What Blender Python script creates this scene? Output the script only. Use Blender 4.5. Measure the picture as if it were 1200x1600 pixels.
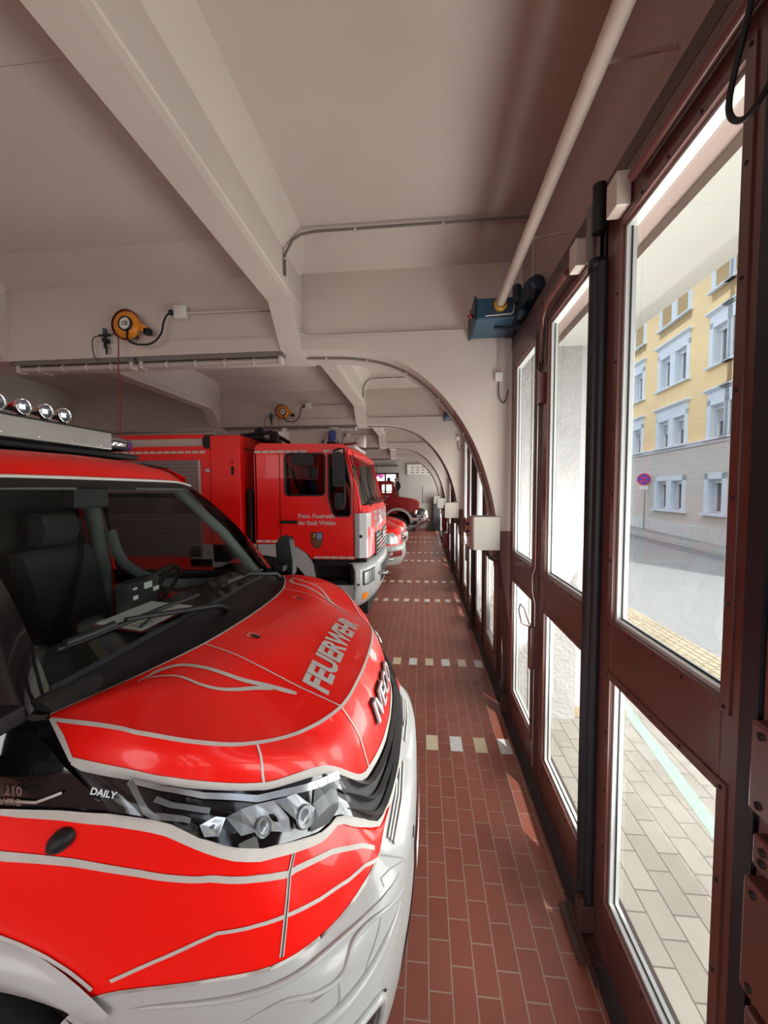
import bpy, bmesh, math, random
from mathutils import Vector, Matrix
from mathutils.bvhtree import BVHTree
from math import sin, cos, pi, sqrt, radians

for _o in list(bpy.data.objects): bpy.data.objects.remove(_o)
SC = bpy.context.scene
COL = SC.collection
random.seed(4)

# ------------------------------------------------------------------ camera
CAM_H = 2.126
_yaw, _pit, _rol = 0.09749, 0.05358, -0.00472
_f = Vector((-sin(_yaw)*cos(_pit), cos(_yaw)*cos(_pit), -sin(_pit)))
_r = Vector((cos(_yaw), sin(_yaw), 0)); _u = _r.cross(_f)
_r2 = _r*cos(_rol) + _u*sin(_rol); _u2 = _r2.cross(_f)
cd = bpy.data.cameras.new('camera'); cam = bpy.data.objects.new('camera', cd); COL.objects.link(cam)
cd.sensor_fit = 'VERTICAL'; cd.sensor_height = 36.0; cd.lens = 628.0/1600*36.0
cd.clip_start = 0.02; cd.clip_end = 300
cam.matrix_world = Matrix(((_r2.x, _u2.x, -_f.x, 0), (_r2.y, _u2.y, -_f.y, 0), (_r2.z, _u2.z, -_f.z, CAM_H), (0, 0, 0, 1)))
SC.camera = cam

# ------------------------------------------------------------------ sky, sun, lights, exposure
SUN_TO = Vector((0.105, -0.173, 0.300)).normalized()
W = bpy.data.worlds.new('sky'); SC.world = W; W.use_nodes = True
_nt = W.node_tree; _bg = _nt.nodes['Background']
_sk = _nt.nodes.new('ShaderNodeTexSky'); _sk.sky_type = 'NISHITA'; _sk.sun_disc = False
_sk.sun_elevation = math.asin(SUN_TO.z); _sk.sun_rotation = math.atan2(SUN_TO.x, SUN_TO.y)
_sk.dust_density = 3.0
_hs = _nt.nodes.new('ShaderNodeHueSaturation'); _hs.inputs['Saturation'].default_value = 0.45
_nt.links.new(_sk.outputs[0], _hs.inputs['Color']); _nt.links.new(_hs.outputs[0], _bg.inputs[0])
_bg.inputs[1].default_value = 0.33
def lamp(name, kind, energy, loc, to=None, size=None, sizey=None, color=(1, 1, 1)):
    l = bpy.data.lights.new(name, kind); l.energy = energy; l.color = color
    o = bpy.data.objects.new(name, l); COL.objects.link(o); o.location = loc
    if to is not None: o.rotation_euler = Vector(to).to_track_quat('-Z', 'Y').to_euler()
    if kind == 'AREA':
        l.shape = 'RECTANGLE'; l.size = size; l.size_y = sizey
    return o
_s = lamp('sun', 'SUN', 2.9, (6, -8, 12), to=-SUN_TO, color=(1, 0.95, 0.86)); _s.data.angle = 0.009
# area fill added outside the glazed gates, standing in for daylight through them
for _k, (_y, _e) in enumerate(((-2.4, 35), (1.95, 95), (6.35, 110), (10.75, 110), (15.15, 110), (19.5, 95))):
    lamp('gate_daylight', 'AREA', _e, (1.32, _y, 1.25), to=(-1, 0, 0.62), size=3.6, sizey=1.3, color=(1, 0.98, 0.94))
lamp('rear_window_daylight', 'AREA', 130, (-2.6, -5.5, 2.3), to=(0.05, 1, 0.12), size=7.0, sizey=2.6, color=(1, 0.96, 0.92))  # added fill lamp outside the openings of the unseen rear wall
SC.view_settings.view_transform = 'Standard'; SC.view_settings.look = 'None'
SC.view_settings.exposure = 0.68; SC.view_settings.gamma = 1.0; SC.view_settings.use_curve_mapping = False
SC.cycles.max_bounces = 10; SC.cycles.diffuse_bounces = 5; SC.cycles.glossy_bounces = 4
SC.cycles.transparent_max_bounces = 24; SC.cycles.transmission_bounces = 6
SC.cycles.caustics_reflective = False; SC.cycles.caustics_refractive = False
SC.cycles.sample_clamp_indirect = 6.0
SC.cycles.use_denoising = True

# ------------------------------------------------------------------ materials
def _mat(name):
    m = bpy.data.materials.new(name); m.use_nodes = True
    return m, m.node_tree, m.node_tree.nodes['Principled BSDF']
def mat(name, col, rough=0.5, metal=0.0, coat=0.0, noise=0.04, nscale=6.0, bump=0.0, bscale=60.0, spec=0.5, emit=None, es=0):
    """procedural painted / metal / plastic surface with a slight tone variation and optional grain"""
    m, nt, b = _mat(name)
    tc = nt.nodes.new('ShaderNodeTexCoord')
    n = nt.nodes.new('ShaderNodeTexNoise'); n.inputs['Scale'].default_value = nscale; n.inputs['Detail'].default_value = 4
    nt.links.new(tc.outputs['Object'], n.inputs['Vector'])
    r = nt.nodes.new('ShaderNodeValToRGB')
    r.color_ramp.elements[0].position = 0.3; r.color_ramp.elements[1].position = 0.7
    r.color_ramp.elements[0].color = tuple(max(0, c*(1-noise)) for c in col) + (1,)
    r.color_ramp.elements[1].color = tuple(min(1, c*(1+noise)) for c in col) + (1,)
    nt.links.new(n.outputs['Fac'], r.inputs[0]); nt.links.new(r.outputs[0], b.inputs['Base Color'])
    b.inputs['Roughness'].default_value = rough; b.inputs['Metallic'].default_value = metal
    b.inputs['Coat Weight'].default_value = coat; b.inputs['Coat Roughness'].default_value = 0.03
    b.inputs['Specular IOR Level'].default_value = spec
    if emit: b.inputs['Emission Color'].default_value = (*emit, 1); b.inputs['Emission Strength'].default_value = es
    if bump:
        n2 = nt.nodes.new('ShaderNodeTexNoise'); n2.inputs['Scale'].default_value = bscale; n2.inputs['Detail'].default_value = 3
        nt.links.new(tc.outputs['Object'], n2.inputs['Vector'])
        bp = nt.nodes.new('ShaderNodeBump'); bp.inputs['Strength'].default_value = bump; bp.inputs['Distance'].default_value = 0.01
        nt.links.new(n2.outputs['Fac'], bp.inputs['Height']); nt.links.new(bp.outputs[0], b.inputs['Normal'])
    return m
def glass(name, tint=(0.95, 0.97, 0.96), gloss=0.09, rough=0.0, top=0.5):
    """thin architectural glass: tinted transparency with a mirror reflection growing to grazing angles"""
    m, nt, b = _mat(name); nt.nodes.remove(b); out = nt.nodes['Material Output']
    t = nt.nodes.new('ShaderNodeBsdfTransparent'); t.inputs[0].default_value = (*tint, 1)
    g = nt.nodes.new('ShaderNodeBsdfGlossy'); g.inputs['Roughness'].default_value = rough; g.inputs[0].default_value = (1, 1, 1, 1)
    lw = nt.nodes.new('ShaderNodeLayerWeight'); lw.inputs['Blend'].default_value = 0.22
    mr = nt.nodes.new('ShaderNodeMapRange'); mr.inputs['To Min'].default_value = gloss*0.4; mr.inputs['To Max'].default_value = top
    nt.links.new(lw.outputs['Fresnel'], mr.inputs['Value'])
    mx = nt.nodes.new('ShaderNodeMixShader'); nt.links.new(mr.outputs[0], mx.inputs[0])
    nt.links.new(t.outputs[0], mx.inputs[1]); nt.links.new(g.outputs[0], mx.inputs[2]); nt.links.new(mx.outputs[0], out.inputs[0])
    return m
def brickmat(name, c1, c2, cm, bw, rh, ms, off=(0, 0), swap=False, rough=0.5, bump=0.3, bias=0.0, dirt=0.0, face='Z'):
    m, nt, b = _mat(name)
    g = nt.nodes.new('ShaderNodeNewGeometry'); sp = nt.nodes.new('ShaderNodeSeparateXYZ'); cb = nt.nodes.new('ShaderNodeCombineXYZ')
    nt.links.new(g.outputs['Position'], sp.inputs[0])
    ax = {'Z': ('Y', 'X') if swap else ('X', 'Y'), 'X': ('Y', 'Z'), 'Y': ('X', 'Z')}[face]
    for k, a in enumerate(ax):
        ad = nt.nodes.new('ShaderNodeMath'); ad.operation = 'ADD'; ad.inputs[1].default_value = off[k]
        nt.links.new(sp.outputs[a], ad.inputs[0]); nt.links.new(ad.outputs[0], cb.inputs[k])
    br = nt.nodes.new('ShaderNodeTexBrick'); br.offset = 0.5
    br.inputs['Scale'].default_value = 1; br.inputs['Brick Width'].default_value = bw; br.inputs['Row Height'].default_value = rh
    br.inputs['Mortar Size'].default_value = ms; br.inputs['Mortar Smooth'].default_value = 0.1; br.inputs['Bias'].default_value = bias
    for k, c in zip(('Color1', 'Color2', 'Mortar'), (c1, c2, cm)): br.inputs[k].default_value = (*c, 1)
    nt.links.new(cb.outputs[0], br.inputs['Vector'])
    n = nt.nodes.new('ShaderNodeTexNoise'); n.inputs['Scale'].default_value = 1.7; n.inputs['Detail'].default_value = 7
    nt.links.new(g.outputs['Position'], n.inputs['Vector'])
    mr = nt.nodes.new('ShaderNodeMapRange'); mr.inputs['From Min'].default_value = 0.3; mr.inputs['From Max'].default_value = 0.7
    mr.inputs['To Min'].default_value = 1-dirt; mr.inputs['To Max'].default_value = 1+dirt*0.6
    nt.links.new(n.outputs['Fac'], mr.inputs['Value'])
    mu = nt.nodes.new('ShaderNodeVectorMath'); mu.operation = 'SCALE'
    nt.links.new(br.outputs['Color'], mu.inputs[0]); nt.links.new(mr.outputs[0], mu.inputs['Scale'])
    nt.links.new(mu.outputs[0], b.inputs['Base Color']); b.inputs['Roughness'].default_value = rough
    bp = nt.nodes.new('ShaderNodeBump'); bp.inputs['Strength'].default_value = bump; bp.inputs['Distance'].default_value = 0.003; bp.invert = True
    nt.links.new(br.outputs['Fac'], bp.inputs['Height']); nt.links.new(bp.outputs[0], b.inputs['Normal'])
    return m

M = {}
M['plaster'] = mat('painted_plaster', (0.57, 0.50, 0.458), 0.75, noise=0.05, nscale=1.3, bump=0.12, bscale=25)
M['plaster_end'] = mat('end_wall_plaster', (0.42, 0.40, 0.37), 0.8, noise=0.08, nscale=0.8, bump=0.1)
M['plaster_red'] = mat('pink_brown_wall_paint', (0.40, 0.30, 0.27), 0.7, noise=0.06, nscale=1.5, bump=0.1, bscale=20)
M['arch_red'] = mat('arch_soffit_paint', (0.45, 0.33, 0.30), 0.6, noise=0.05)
M['tile'] = brickmat('red_clinker_tiles', (0.235, 0.066, 0.044), (0.275, 0.085, 0.058), (0.32, 0.22, 0.17), 0.2, 0.1, 0.0032, off=(-0.008+0.1, -0.0255), swap=True, rough=0.38, bump=0.35, dirt=0.16)
M['tile_cream'] = mat('cream_tile', (0.62, 0.53, 0.36), 0.4, noise=0.06, nscale=20)
M['tile_white'] = mat('white_grey_tile', (0.62, 0.63, 0.62), 0.4, noise=0.10, nscale=30)
M['screed'] = mat('door_threshold', (0.028, 0.016, 0.013), 0.8, noise=0.3, nscale=9, bump=0.3)  # near-black floor strip along the gates: shade painted into the colour
M['door'] = mat('red_brown_door_paint', (0.115, 0.040, 0.032), 0.33, coat=0.2, noise=0.10, nscale=4)
M['door_dark'] = mat('door_header_shadow_paint', (0.07, 0.03, 0.025), 0.45, noise=0.1)  # darker red-brown for header tracks, hinges, latches and brackets
M['rubber'] = mat('black_rubber', (0.010, 0.012, 0.016), 0.5, noise=0.2)
M['bead'] = mat('white_glazing_bead', (0.52, 0.54, 0.53), 0.35, noise=0.02)
M['pane'] = glass('door_glass', (0.97, 0.985, 0.975), 0.02, top=0.09)
M['pipe'] = mat('cream_painted_pipe', (0.60, 0.52, 0.46), 0.35, noise=0.06, nscale=12)
M['conduit'] = mat('painted_conduit', (0.52, 0.45, 0.41), 0.5, noise=0.05)
M['conduit_dark'] = mat('grey_cable', (0.16, 0.14, 0.13), 0.5)
M['blue'] = mat('blue_machine_paint', (0.022, 0.075, 0.125), 0.4, coat=0.3, noise=0.12)
M['blue_dark'] = mat('dark_blue_motor_paint', (0.008, 0.022, 0.045), 0.45, noise=0.2)
M['yellow'] = mat('ochre_coupling', (0.50, 0.26, 0.03), 0.4, noise=0.15, nscale=30)
M['orange'] = mat('orange_plastic', (0.72, 0.24, 0.02), 0.42, noise=0.04)
M['black'] = mat('black_plastic', (0.012, 0.012, 0.013), 0.5, noise=0.1, bump=0.05, bscale=300, spec=0.3)
M['black_gloss'] = mat('gloss_black', (0.008, 0.008, 0.009), 0.08, coat=0.6, noise=0.05)
M['steel'] = mat('brushed_steel', (0.45, 0.44, 0.42), 0.3, 1.0, noise=0.05)
M['chrome'] = mat('chrome', (0.85, 0.85, 0.86), 0.06, 1.0, noise=0.01)
M['alu'] = mat('aluminium_panel', (0.50, 0.49, 0.47), 0.32, 0.85, noise=0.06, nscale=3)
M['grey_box'] = mat('grey_beige_enclosure', (0.47, 0.44, 0.39), 0.5, noise=0.03)
M['white_plastic'] = mat('white_plastic', (0.68, 0.66, 0.62), 0.4, noise=0.03)
M['label_white'] = mat('white_label', (0.75, 0.74, 0.70), 0.6)
M['red_dark'] = mat('dark_red_enamel', (0.22, 0.010, 0.010), 0.3, coat=0.5)
M['red'] = mat('fire_red_paint', (0.90, 0.008, 0.004), 0.34, coat=0.22, noise=0.02, nscale=2, spec=0.25)
M['red_truck'] = mat('truck_red_paint', (0.85, 0.007, 0.005), 0.4, coat=0.2, noise=0.03, nscale=2)
M['white_paint'] = mat('white_paint', (0.40, 0.405, 0.405), 0.38, coat=0.25, noise=0.03, nscale=3)
M['reflector'] = mat('silvered_reflector', (0.75, 0.76, 0.78), 0.22, 0.8, noise=0.02)
M['reflector_grey'] = mat('grey_reflector', (0.28, 0.29, 0.30), 0.3, 0.6, noise=0.05)
M['reflector_dark'] = mat('smoked_lamp_plastic', (0.10, 0.105, 0.11), 0.25, 0.2)
M['louvre'] = mat('grey_plastic_louvre', (.035, .035, .037), .35, noise=.05)
M['badge_silver'] = mat('satin_badge_silver', (0.62, 0.63, 0.65), 0.35, 0.25, noise=0.02)
M['trim_refl'] = mat('pale_reflective_tape', (0.52, 0.49, 0.46), 0.45, noise=0.05, nscale=30)
M['tyre'] = mat('tyre_rubber', (0.014, 0.014, 0.015), 0.8, noise=0.2)
M['dark_void'] = mat('dark_underbody', (0.012, 0.010, 0.010), 0.9)
M['lens'] = glass('lamp_lens', (0.9, 0.92, 0.94), 0.02, top=0.28)
M['blue_lens'] = mat('blue_beacon_lens', (0.01, 0.035, 0.20), 0.1, coat=1.0, spec=0.8)
M['amber'] = mat('amber_lens', (0.85, 0.22, 0.01), 0.15, coat=0.8)
M['windscreen'] = glass('tinted_windscreen', (0.78, 0.83, 0.80), 0.03, top=0.20)
M['cabglass'] = glass('cab_side_glass', (0.42, 0.46, 0.47), 0.0, top=0.10)
M['dash'] = mat('charcoal_dashboard', (0.022, 0.022, 0.021), 0.7, noise=0.1, bump=0.1, bscale=200)
M['trim_grey'] = mat('grey_interior_trim', (0.15, 0.17, 0.155), 0.7, noise=0.08)
M['fabric'] = mat('dark_seat_fabric', (0.035, 0.038, 0.038), 0.9, noise=0.2, nscale=40, bump=0.2, bscale=150)
M['navy'] = mat('navy_seat_fabric', (0.02, 0.03, 0.09), 0.9, noise=0.2, nscale=40)
M['paper'] = mat('paper_sheet', (0.85, 0.90, 0.88), 0.8, noise=0.02)
M['ink'] = mat('printed_ink', (0.05, 0.06, 0.07), 0.8)

def dado(key, name, up, low, z=1.74):
    """wall paint with a red-brown painted dado below height z"""
    m = mat(name, up, 0.7, noise=0.05, nscale=1.4, bump=0.1, bscale=25); nt = m.node_tree; b = nt.nodes['Principled BSDF']
    src = b.inputs['Base Color'].links[0].from_socket
    g = nt.nodes.new('ShaderNodeNewGeometry'); sp = nt.nodes.new('ShaderNodeSeparateXYZ'); nt.links.new(g.outputs['Position'], sp.inputs[0])
    lt = nt.nodes.new('ShaderNodeMath'); lt.operation = 'LESS_THAN'; lt.inputs[1].default_value = z; nt.links.new(sp.outputs['Z'], lt.inputs[0])
    mx = nt.nodes.new('ShaderNodeMix'); mx.data_type = 'RGBA'; nt.links.new(lt.outputs[0], mx.inputs[0]); nt.links.new(src, mx.inputs[6]); mx.inputs[7].default_value = (*low, 1)
    nt.links.new(mx.outputs[2], b.inputs['Base Color']); M[key] = m
dado('plaster_dado', 'beam_plaster_with_brown_dado', (0.57, 0.50, 0.458), (0.13, 0.055, 0.045))
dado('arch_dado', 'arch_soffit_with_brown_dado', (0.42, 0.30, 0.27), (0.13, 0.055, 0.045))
dado('wall_dado', 'street_wall_with_brown_dado', (0.40, 0.30, 0.27), (0.13, 0.055, 0.045))

# ------------------------------------------------------------------ object helpers
WL = {}
def link(name, data, parent=None, loc=None):
    o = bpy.data.objects.new(name, data); COL.objects.link(o)
    if parent is not None:
        o.parent = parent; WL[o.name] = WL[parent.name]
    else:
        o.location = loc or (0, 0, 0); WL[o.name] = Vector(loc or (0, 0, 0))
    return o
def tag(o, label=None, cat=None, group=None, kind=None):
    for k, v in (('label', label), ('category', cat), ('group', group), ('kind', kind)):
        if v: o[k] = v
    return o
def thing(name, loc, label, cat, group=None):
    return tag(link(name, None, None, loc), label, cat, group)
class MB:
    def __init__(s): s.v = []; s.f = []; s.mi = []; s.sm = []
    def add(s, vs, fs, mi=0, smooth=False):
        k = len(s.v); s.v += [tuple(v) for v in vs]
        for f in fs: s.f.append(tuple(i+k for i in f)); s.mi.append(mi); s.sm.append(smooth)
        return s
    def box(s, x0, x1, y0, y1, z0, z1, mi=0):
        x0, x1 = sorted((x0, x1)); y0, y1 = sorted((y0, y1)); z0, z1 = sorted((z0, z1))
        vs = [(x, y, z) for x in (x0, x1) for y in (y0, y1) for z in (z0, z1)]
        return s.add(vs, [(0, 1, 3, 2), (4, 6, 7, 5), (0, 4, 5, 1), (2, 3, 7, 6), (0, 2, 6, 4), (1, 5, 7, 3)], mi)
    def prism(s, poly, axis, a, b, mi=0, smooth=False):
        """poly: 2D points in the two remaining axes (cyclic order), extruded along axis from a to b"""
        def P(p, t): return {'X': (t, p[0], p[1]), 'Y': (p[0], t, p[1]), 'Z': (p[0], p[1], t)}[axis]
        n = len(poly); vs = [P(p, a) for p in poly] + [P(p, b) for p in poly]
        area = sum(poly[i][0]*poly[(i+1) % n][1]-poly[(i+1) % n][0]*poly[i][1] for i in range(n))
        ccw = (area > 0) != (axis == 'Y')
        if (b < a): ccw = not ccw
        side = [(i, (i+1) % n, n+(i+1) % n, n+i) for i in range(n)]
        if not ccw: side = [f[::-1] for f in side]
        s.add(vs, side, mi, smooth)
        bot = tuple(range(n)); top = tuple(range(n, 2*n))
        s.add(vs, [bot[::-1] if ccw else bot, top if ccw else top[::-1]], mi)
        return s
    def tube(s, pts, r, n=10, mi=0, caps=True, closed=False):
        pts = [Vector(p) for p in pts]; m = len(pts); rings = []
        up = None
        for i, p in enumerate(pts):
            if closed: t = pts[(i+1) % m]-pts[i-1]
            else: t = pts[min(i+1, m-1)]-pts[max(i-1, 0)]
            t.normalize()
            if up is None:
                up = Vector((0, 0, 1)) if abs(t.z) < 0.9 else Vector((1, 0, 0))
            a = t.cross(up)
            if a.length < 1e-4: a = t.cross(Vector((0.3, 1, 0.2)))
            a.normalize(); b = a.cross(t); up = b
            rr = r[i] if isinstance(r, (list, tuple)) else r
            rings.append([p + a*cos(2*pi*k/n)*rr + b*sin(2*pi*k/n)*rr for k in range(n)])
        vs = [v for R in rings for v in R]; fs = []
        L = m if closed else m-1
        for i in range(L):
            j = (i+1) % m
            for k in range(n):
                k2 = (k+1) % n; fs.append((i*n+k, i*n+k2, j*n+k2, j*n+k))
        s.add(vs, fs, mi, True)
        if caps and not closed: s.add(vs, [tuple(range(n)[::-1]), tuple(range((m-1)*n, m*n))], mi)
        return s
    def lathe(s, prof, c, axis='Z', n=32, mi=0, dirn=1):
        """prof: list of (radius, height) along axis from centre c"""
        c = Vector(c); vs = []
        for (r, h) in prof:
            for k in range(n):
                a = 2*pi*k/n; u, w = r*cos(a), r*sin(a); hh = h*dirn
                vs.append(c + Vector({'Z': (u, w, hh), 'X': (hh, u, w), 'Y': (w, hh, u)}[axis]))
        fs = []
        for i in range(len(prof)-1):
            for k in range(n):
                k2 = (k+1) % n; fs.append((i*n+k, i*n+k2, (i+1)*n+k2, (i+1)*n+k))
        return s.add(vs, fs, mi, True)
    def grid(s, rows, mi=0, smooth=True, flip=False):
        n = len(rows[0]); vs = [v for R in rows for v in R]; fs = []
        for i in range(len(rows)-1):
            for k in range(n-1):
                f = (i*n+k, i*n+k+1, (i+1)*n+k+1, (i+1)*n+k); fs.append(f[::-1] if flip else f)
        return s.add(vs, fs, mi, smooth)
    def build(s, name, mats, parent=None, loc=None, bevel=0, weld=False, solid=0, fixn=False, bseg=2, autosm=False):
        me = bpy.data.meshes.new(name)
        base = WL[parent.name] if parent is not None else Vector(loc or (0, 0, 0))
        me.from_pydata([Vector(v)-base for v in s.v], [], s.f)
        if not isinstance(mats, (list, tuple)): mats = [mats]
        for m_ in mats: me.materials.append(M[m_] if isinstance(m_, str) else m_)
        for p, mi, sm in zip(me.polygons, s.mi, s.sm): p.material_index = mi; p.use_smooth = sm
        if weld or fixn:
            bm = bmesh.new(); bm.from_mesh(me)
            if weld: bmesh.ops.remove_doubles(bm, verts=bm.verts, dist=0.0004)
            if fixn: bmesh.ops.recalc_face_normals(bm, faces=bm.faces)
            bm.to_mesh(me); bm.free()
        me.update()
        o = link(name, me, parent, loc)
        if bevel:
            b = o.modifiers.new('bevel', 'BEVEL'); b.width = bevel; b.segments = bseg; b.limit_method = 'ANGLE'; b.angle_limit = radians(35)
            b.harden_normals = False
        if solid:
            d = o.modifiers.new('solid', 'SOLIDIFY'); d.thickness = solid; d.offset = -1
        return o
def box(name, m, dims, parent=None, bevel=0, loc=None):
    return MB().box(*dims).build(name, m, parent, loc, bevel=bevel)
def children(o): return [c for c in bpy.data.objects if c.parent == o]
def copy_tree(o, parent=None, off=None, kids=None):
    c = o.copy(); COL.objects.link(c)
    if parent is not None: c.parent = parent
    for ch in kids[o.name]: copy_tree(ch, c, None, kids)
    return c
def dup(root, off, label=None):
    kids = {}
    for o in bpy.data.objects: kids.setdefault(o.name, [])
    for o in bpy.data.objects:
        if o.parent: kids[o.parent.name].append(o)
    c = copy_tree(root, None, None, kids)
    c.location = Vector(root.location) + Vector(off)
    if label: c['label'] = label
    return c
def arc(cx, cy, r, a0, a1, n):
    return [(cx+r*cos(a0+(a1-a0)*i/n), cy+r*sin(a0+(a1-a0)*i/n)) for i in range(n+1)]
def rrect(x0, x1, y0, y1, r, n=4):
    return arc(x1-r, y0+r, r, -pi/2, 0, n)+arc(x1-r, y1-r, r, 0, pi/2, n)+arc(x0+r, y1-r, r, pi/2, pi, n)+arc(x0+r, y0+r, r, pi, 1.5*pi, n)
def catmull(P, n):
    """dense Catmull-Rom through points P, n steps per span"""
    P = [Vector(p) for p in P]; Q = [2*P[0]-P[1]] + P + [2*P[-1]-P[-2]]; out = []
    for i in range(1, len(Q)-2):
        a, b, c, d = Q[i-1:i+3]
        for k in range(n):
            t = k/n; out.append(0.5*((2*b)+(c-a)*t+(2*a-5*b+4*c-d)*t*t+(3*b-a-3*c+d)*t**3))
    out.append(P[-1]); return out
def text_mesh(txt, size, extr=0.0, bold=0.0, xs=1.0, align='CENTER', space=1.0):
    cu = bpy.data.curves.new('txt', 'FONT'); cu.body = txt; cu.size = size; cu.extrude = extr; cu.offset = bold
    cu.align_x = align; cu.space_character = space; cu.resolution_u = 3
    o = bpy.data.objects.new('txt', cu); COL.objects.link(o)
    dg = bpy.context.evaluated_depsgraph_get(); me = bpy.data.meshes.new_from_object(o.evaluated_get(dg))
    V = [(v.co.x*xs, v.co.y, v.co.z) for v in me.vertices]; F = [tuple(p.vertices) for p in me.polygons]
    bpy.data.objects.remove(o); bpy.data.curves.remove(cu); bpy.data.meshes.remove(me)
    return V, F
def put_text(mb, txt, size, O, U, V_, mi=0, extr=0.0, bold=0.0, xs=1.0, align='CENTER', off=0.0):
    V, F = text_mesh(txt, size, extr, bold, xs, align); U = Vector(U).normalized(); V2 = Vector(V_).normalized(); N = U.cross(V2); O = Vector(O)
    mb.add([O+U*a+V2*b+N*(c+off) for a, b, c in V], F, mi); return mb

# ------------------------------------------------------------------ hall: floor, ceiling, walls
P = 4.4                     # bay pitch along the hall
YF, YB = 3.86, 4.34         # front and back face of the first frame (pillar + beam)
BAYS = range(-2, 5)
Y0, Y1, XL, XW = -5.0, 21.6, -7.7, 0.90
ZC = 4.33
f = MB()
f.add([(XL, Y0, 0), (0.745, Y0, 0), (0.745, Y1, 0), (XL, Y1, 0)], [(0, 1, 2, 3)])
f.add([(0.745, Y0, 0.0), (1.02, Y0, 0.0), (1.02, Y1, 0.0), (0.745, Y1, 0.0)], [(0, 1, 2, 3)], 3)  # floor strip at the gates, coloured as shaded tiles
for k in range(-1, 5):
    for yb in (3.208, 4.808):
        y = yb + P*k
        if not Y0 < y < Y1-0.2: continue
        for i in range(-38, 4):
            x = 0.0255+0.2*i
            f.add([(x+.002, y+.002, .0006), (x+.098, y+.002, .0006), (x+.098, y+.198, .0006), (x+.002, y+.198, .0006)], [(0, 1, 2, 3)], 1 if (i+k) % 2 == 0 else 2)
    y = 4.208+P*k
    if k >= 0: f.add([(XL, y-.006, .0008), (0.76, y-.006, .0008), (0.76, y+.006, .0008), (XL, y+.006, .0008)], [(0, 1, 2, 3)], 4)
M['joint'] = mat('floor_expansion_joint', (0.20, 0.12, 0.09), 0.7)
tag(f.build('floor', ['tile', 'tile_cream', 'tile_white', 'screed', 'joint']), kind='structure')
c = MB()
c.box(XL-.2, 1.0, Y0-.2, Y1+.2, ZC, ZC+.2)
for y in (-2.4, 2.01, 6.4):   # shrinkage joint in the slab
    c.box(-4.1, -1.5, y-.008, y+.008, ZC-.004, ZC+.01)
tag(c.build('ceiling', 'plaster'), kind='structure')
tag(box('wall_left', 'plaster', (XL-.25, XL, Y0-.2, Y1+.2, 0, ZC)), kind='structure')
# end wall with the small window pair (opening X -2.62..-1.30)
w = MB()
ex0, ex1, ez0, ez1 = -2.62, -1.30, 1.72, 3.06
w.box(XL, ex0, Y1, Y1+.3, 0, ZC); w.box(ex1, 1.9, Y1, Y1+.3, 0, ZC); w.box(ex0, ex1, Y1, Y1+.3, 0, ez0); w.box(ex0, ex1, Y1, Y1+.3, ez1, ZC)
tag(w.build('wall_end', 'plaster_end'), kind='structure')
# unseen wall behind the photographer, two wide openings added to let fill light in
w = MB()
w.box(XL, 1.9, Y0-.3, Y0, 0, 0.9); w.box(XL, 1.9, Y0-.3, Y0, 3.5, ZC)
for a, b in ((XL, -6.9), (-3.9, -3.3), (-0.3, 1.9)): w.box(a, b, Y0-.3, Y0, 0.9, 3.5)
tag(w.build('wall_rear', 'plaster'), kind='structure')
# street-side wall: strip above the gates, and the strips at each pillar
w = MB()
w.box(XW, XW+.30, Y0-.2, Y1+.2, 3.46, ZC)
for k in BAYS:
    y0, y1 = YF+P*k, YB+P*k+.08
    if y1 > Y0: w.box(XW, XW+.08, max(y0, Y0), min(y1, Y1), 0, 3.46)
tag(w.build('wall_right', 'wall_dado'), kind='structure')

ARCH = [(.862, 0), (.845, .45), (.805, .9), (.747, 1.311), (.701, 1.737), (.62, 2.159), (.469, 2.579), (.23, 2.958), (-.069, 3.245), (-.37, 3.398), (-.72, 3.465), (-1.17, 3.485)]
def frame(k):
    y0, y1 = YF+P*k, YB+P*k
    A = [(p.x, p.z) for p in catmull([(a, 0, b) for a, b in ARCH], 4)]
    m = MB()
    poly = [(XW+.02, 0)] + A + [(XL, 3.485), (XL, 3.62), (-1.2, 3.62), (XW+.02, 3.62)]
    # arch web, its soffit painted in the darker tone
    n = len(poly)
    vs = [(p[0], y0, p[1]) for p in poly]+[(p[0], y1, p[1]) for p in poly]
    front = tuple(range(n)); m.add(vs, [front[::-1][::-1], tuple(range(n, 2*n))[::-1]], 0)
    for i in range(n):
        j = (i+1) % n
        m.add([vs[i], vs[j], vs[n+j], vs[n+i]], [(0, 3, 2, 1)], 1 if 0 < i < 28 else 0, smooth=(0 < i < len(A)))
    # upper beam face set back a little, with chamfers up to the slab on both sides
    up = [(y0+.015, 3.60), (y1-.015, 3.60), (y1-.015, 4.20), (y1+.40, ZC+.01), (y0-.40, ZC+.01), (y0+.015, 4.20)]
    m.prism([(a, b) for a, b in up], 'X', XL, XW+.02)
    o = m.build('trim_%d' % (k+3), ['plaster_dado', 'arch_dado'], fixn=True)
    tag(o, 'cream transverse beam curving down into a gate pillar', None, None, 'structure')
for k in range(-2, 4): frame(k)
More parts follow.
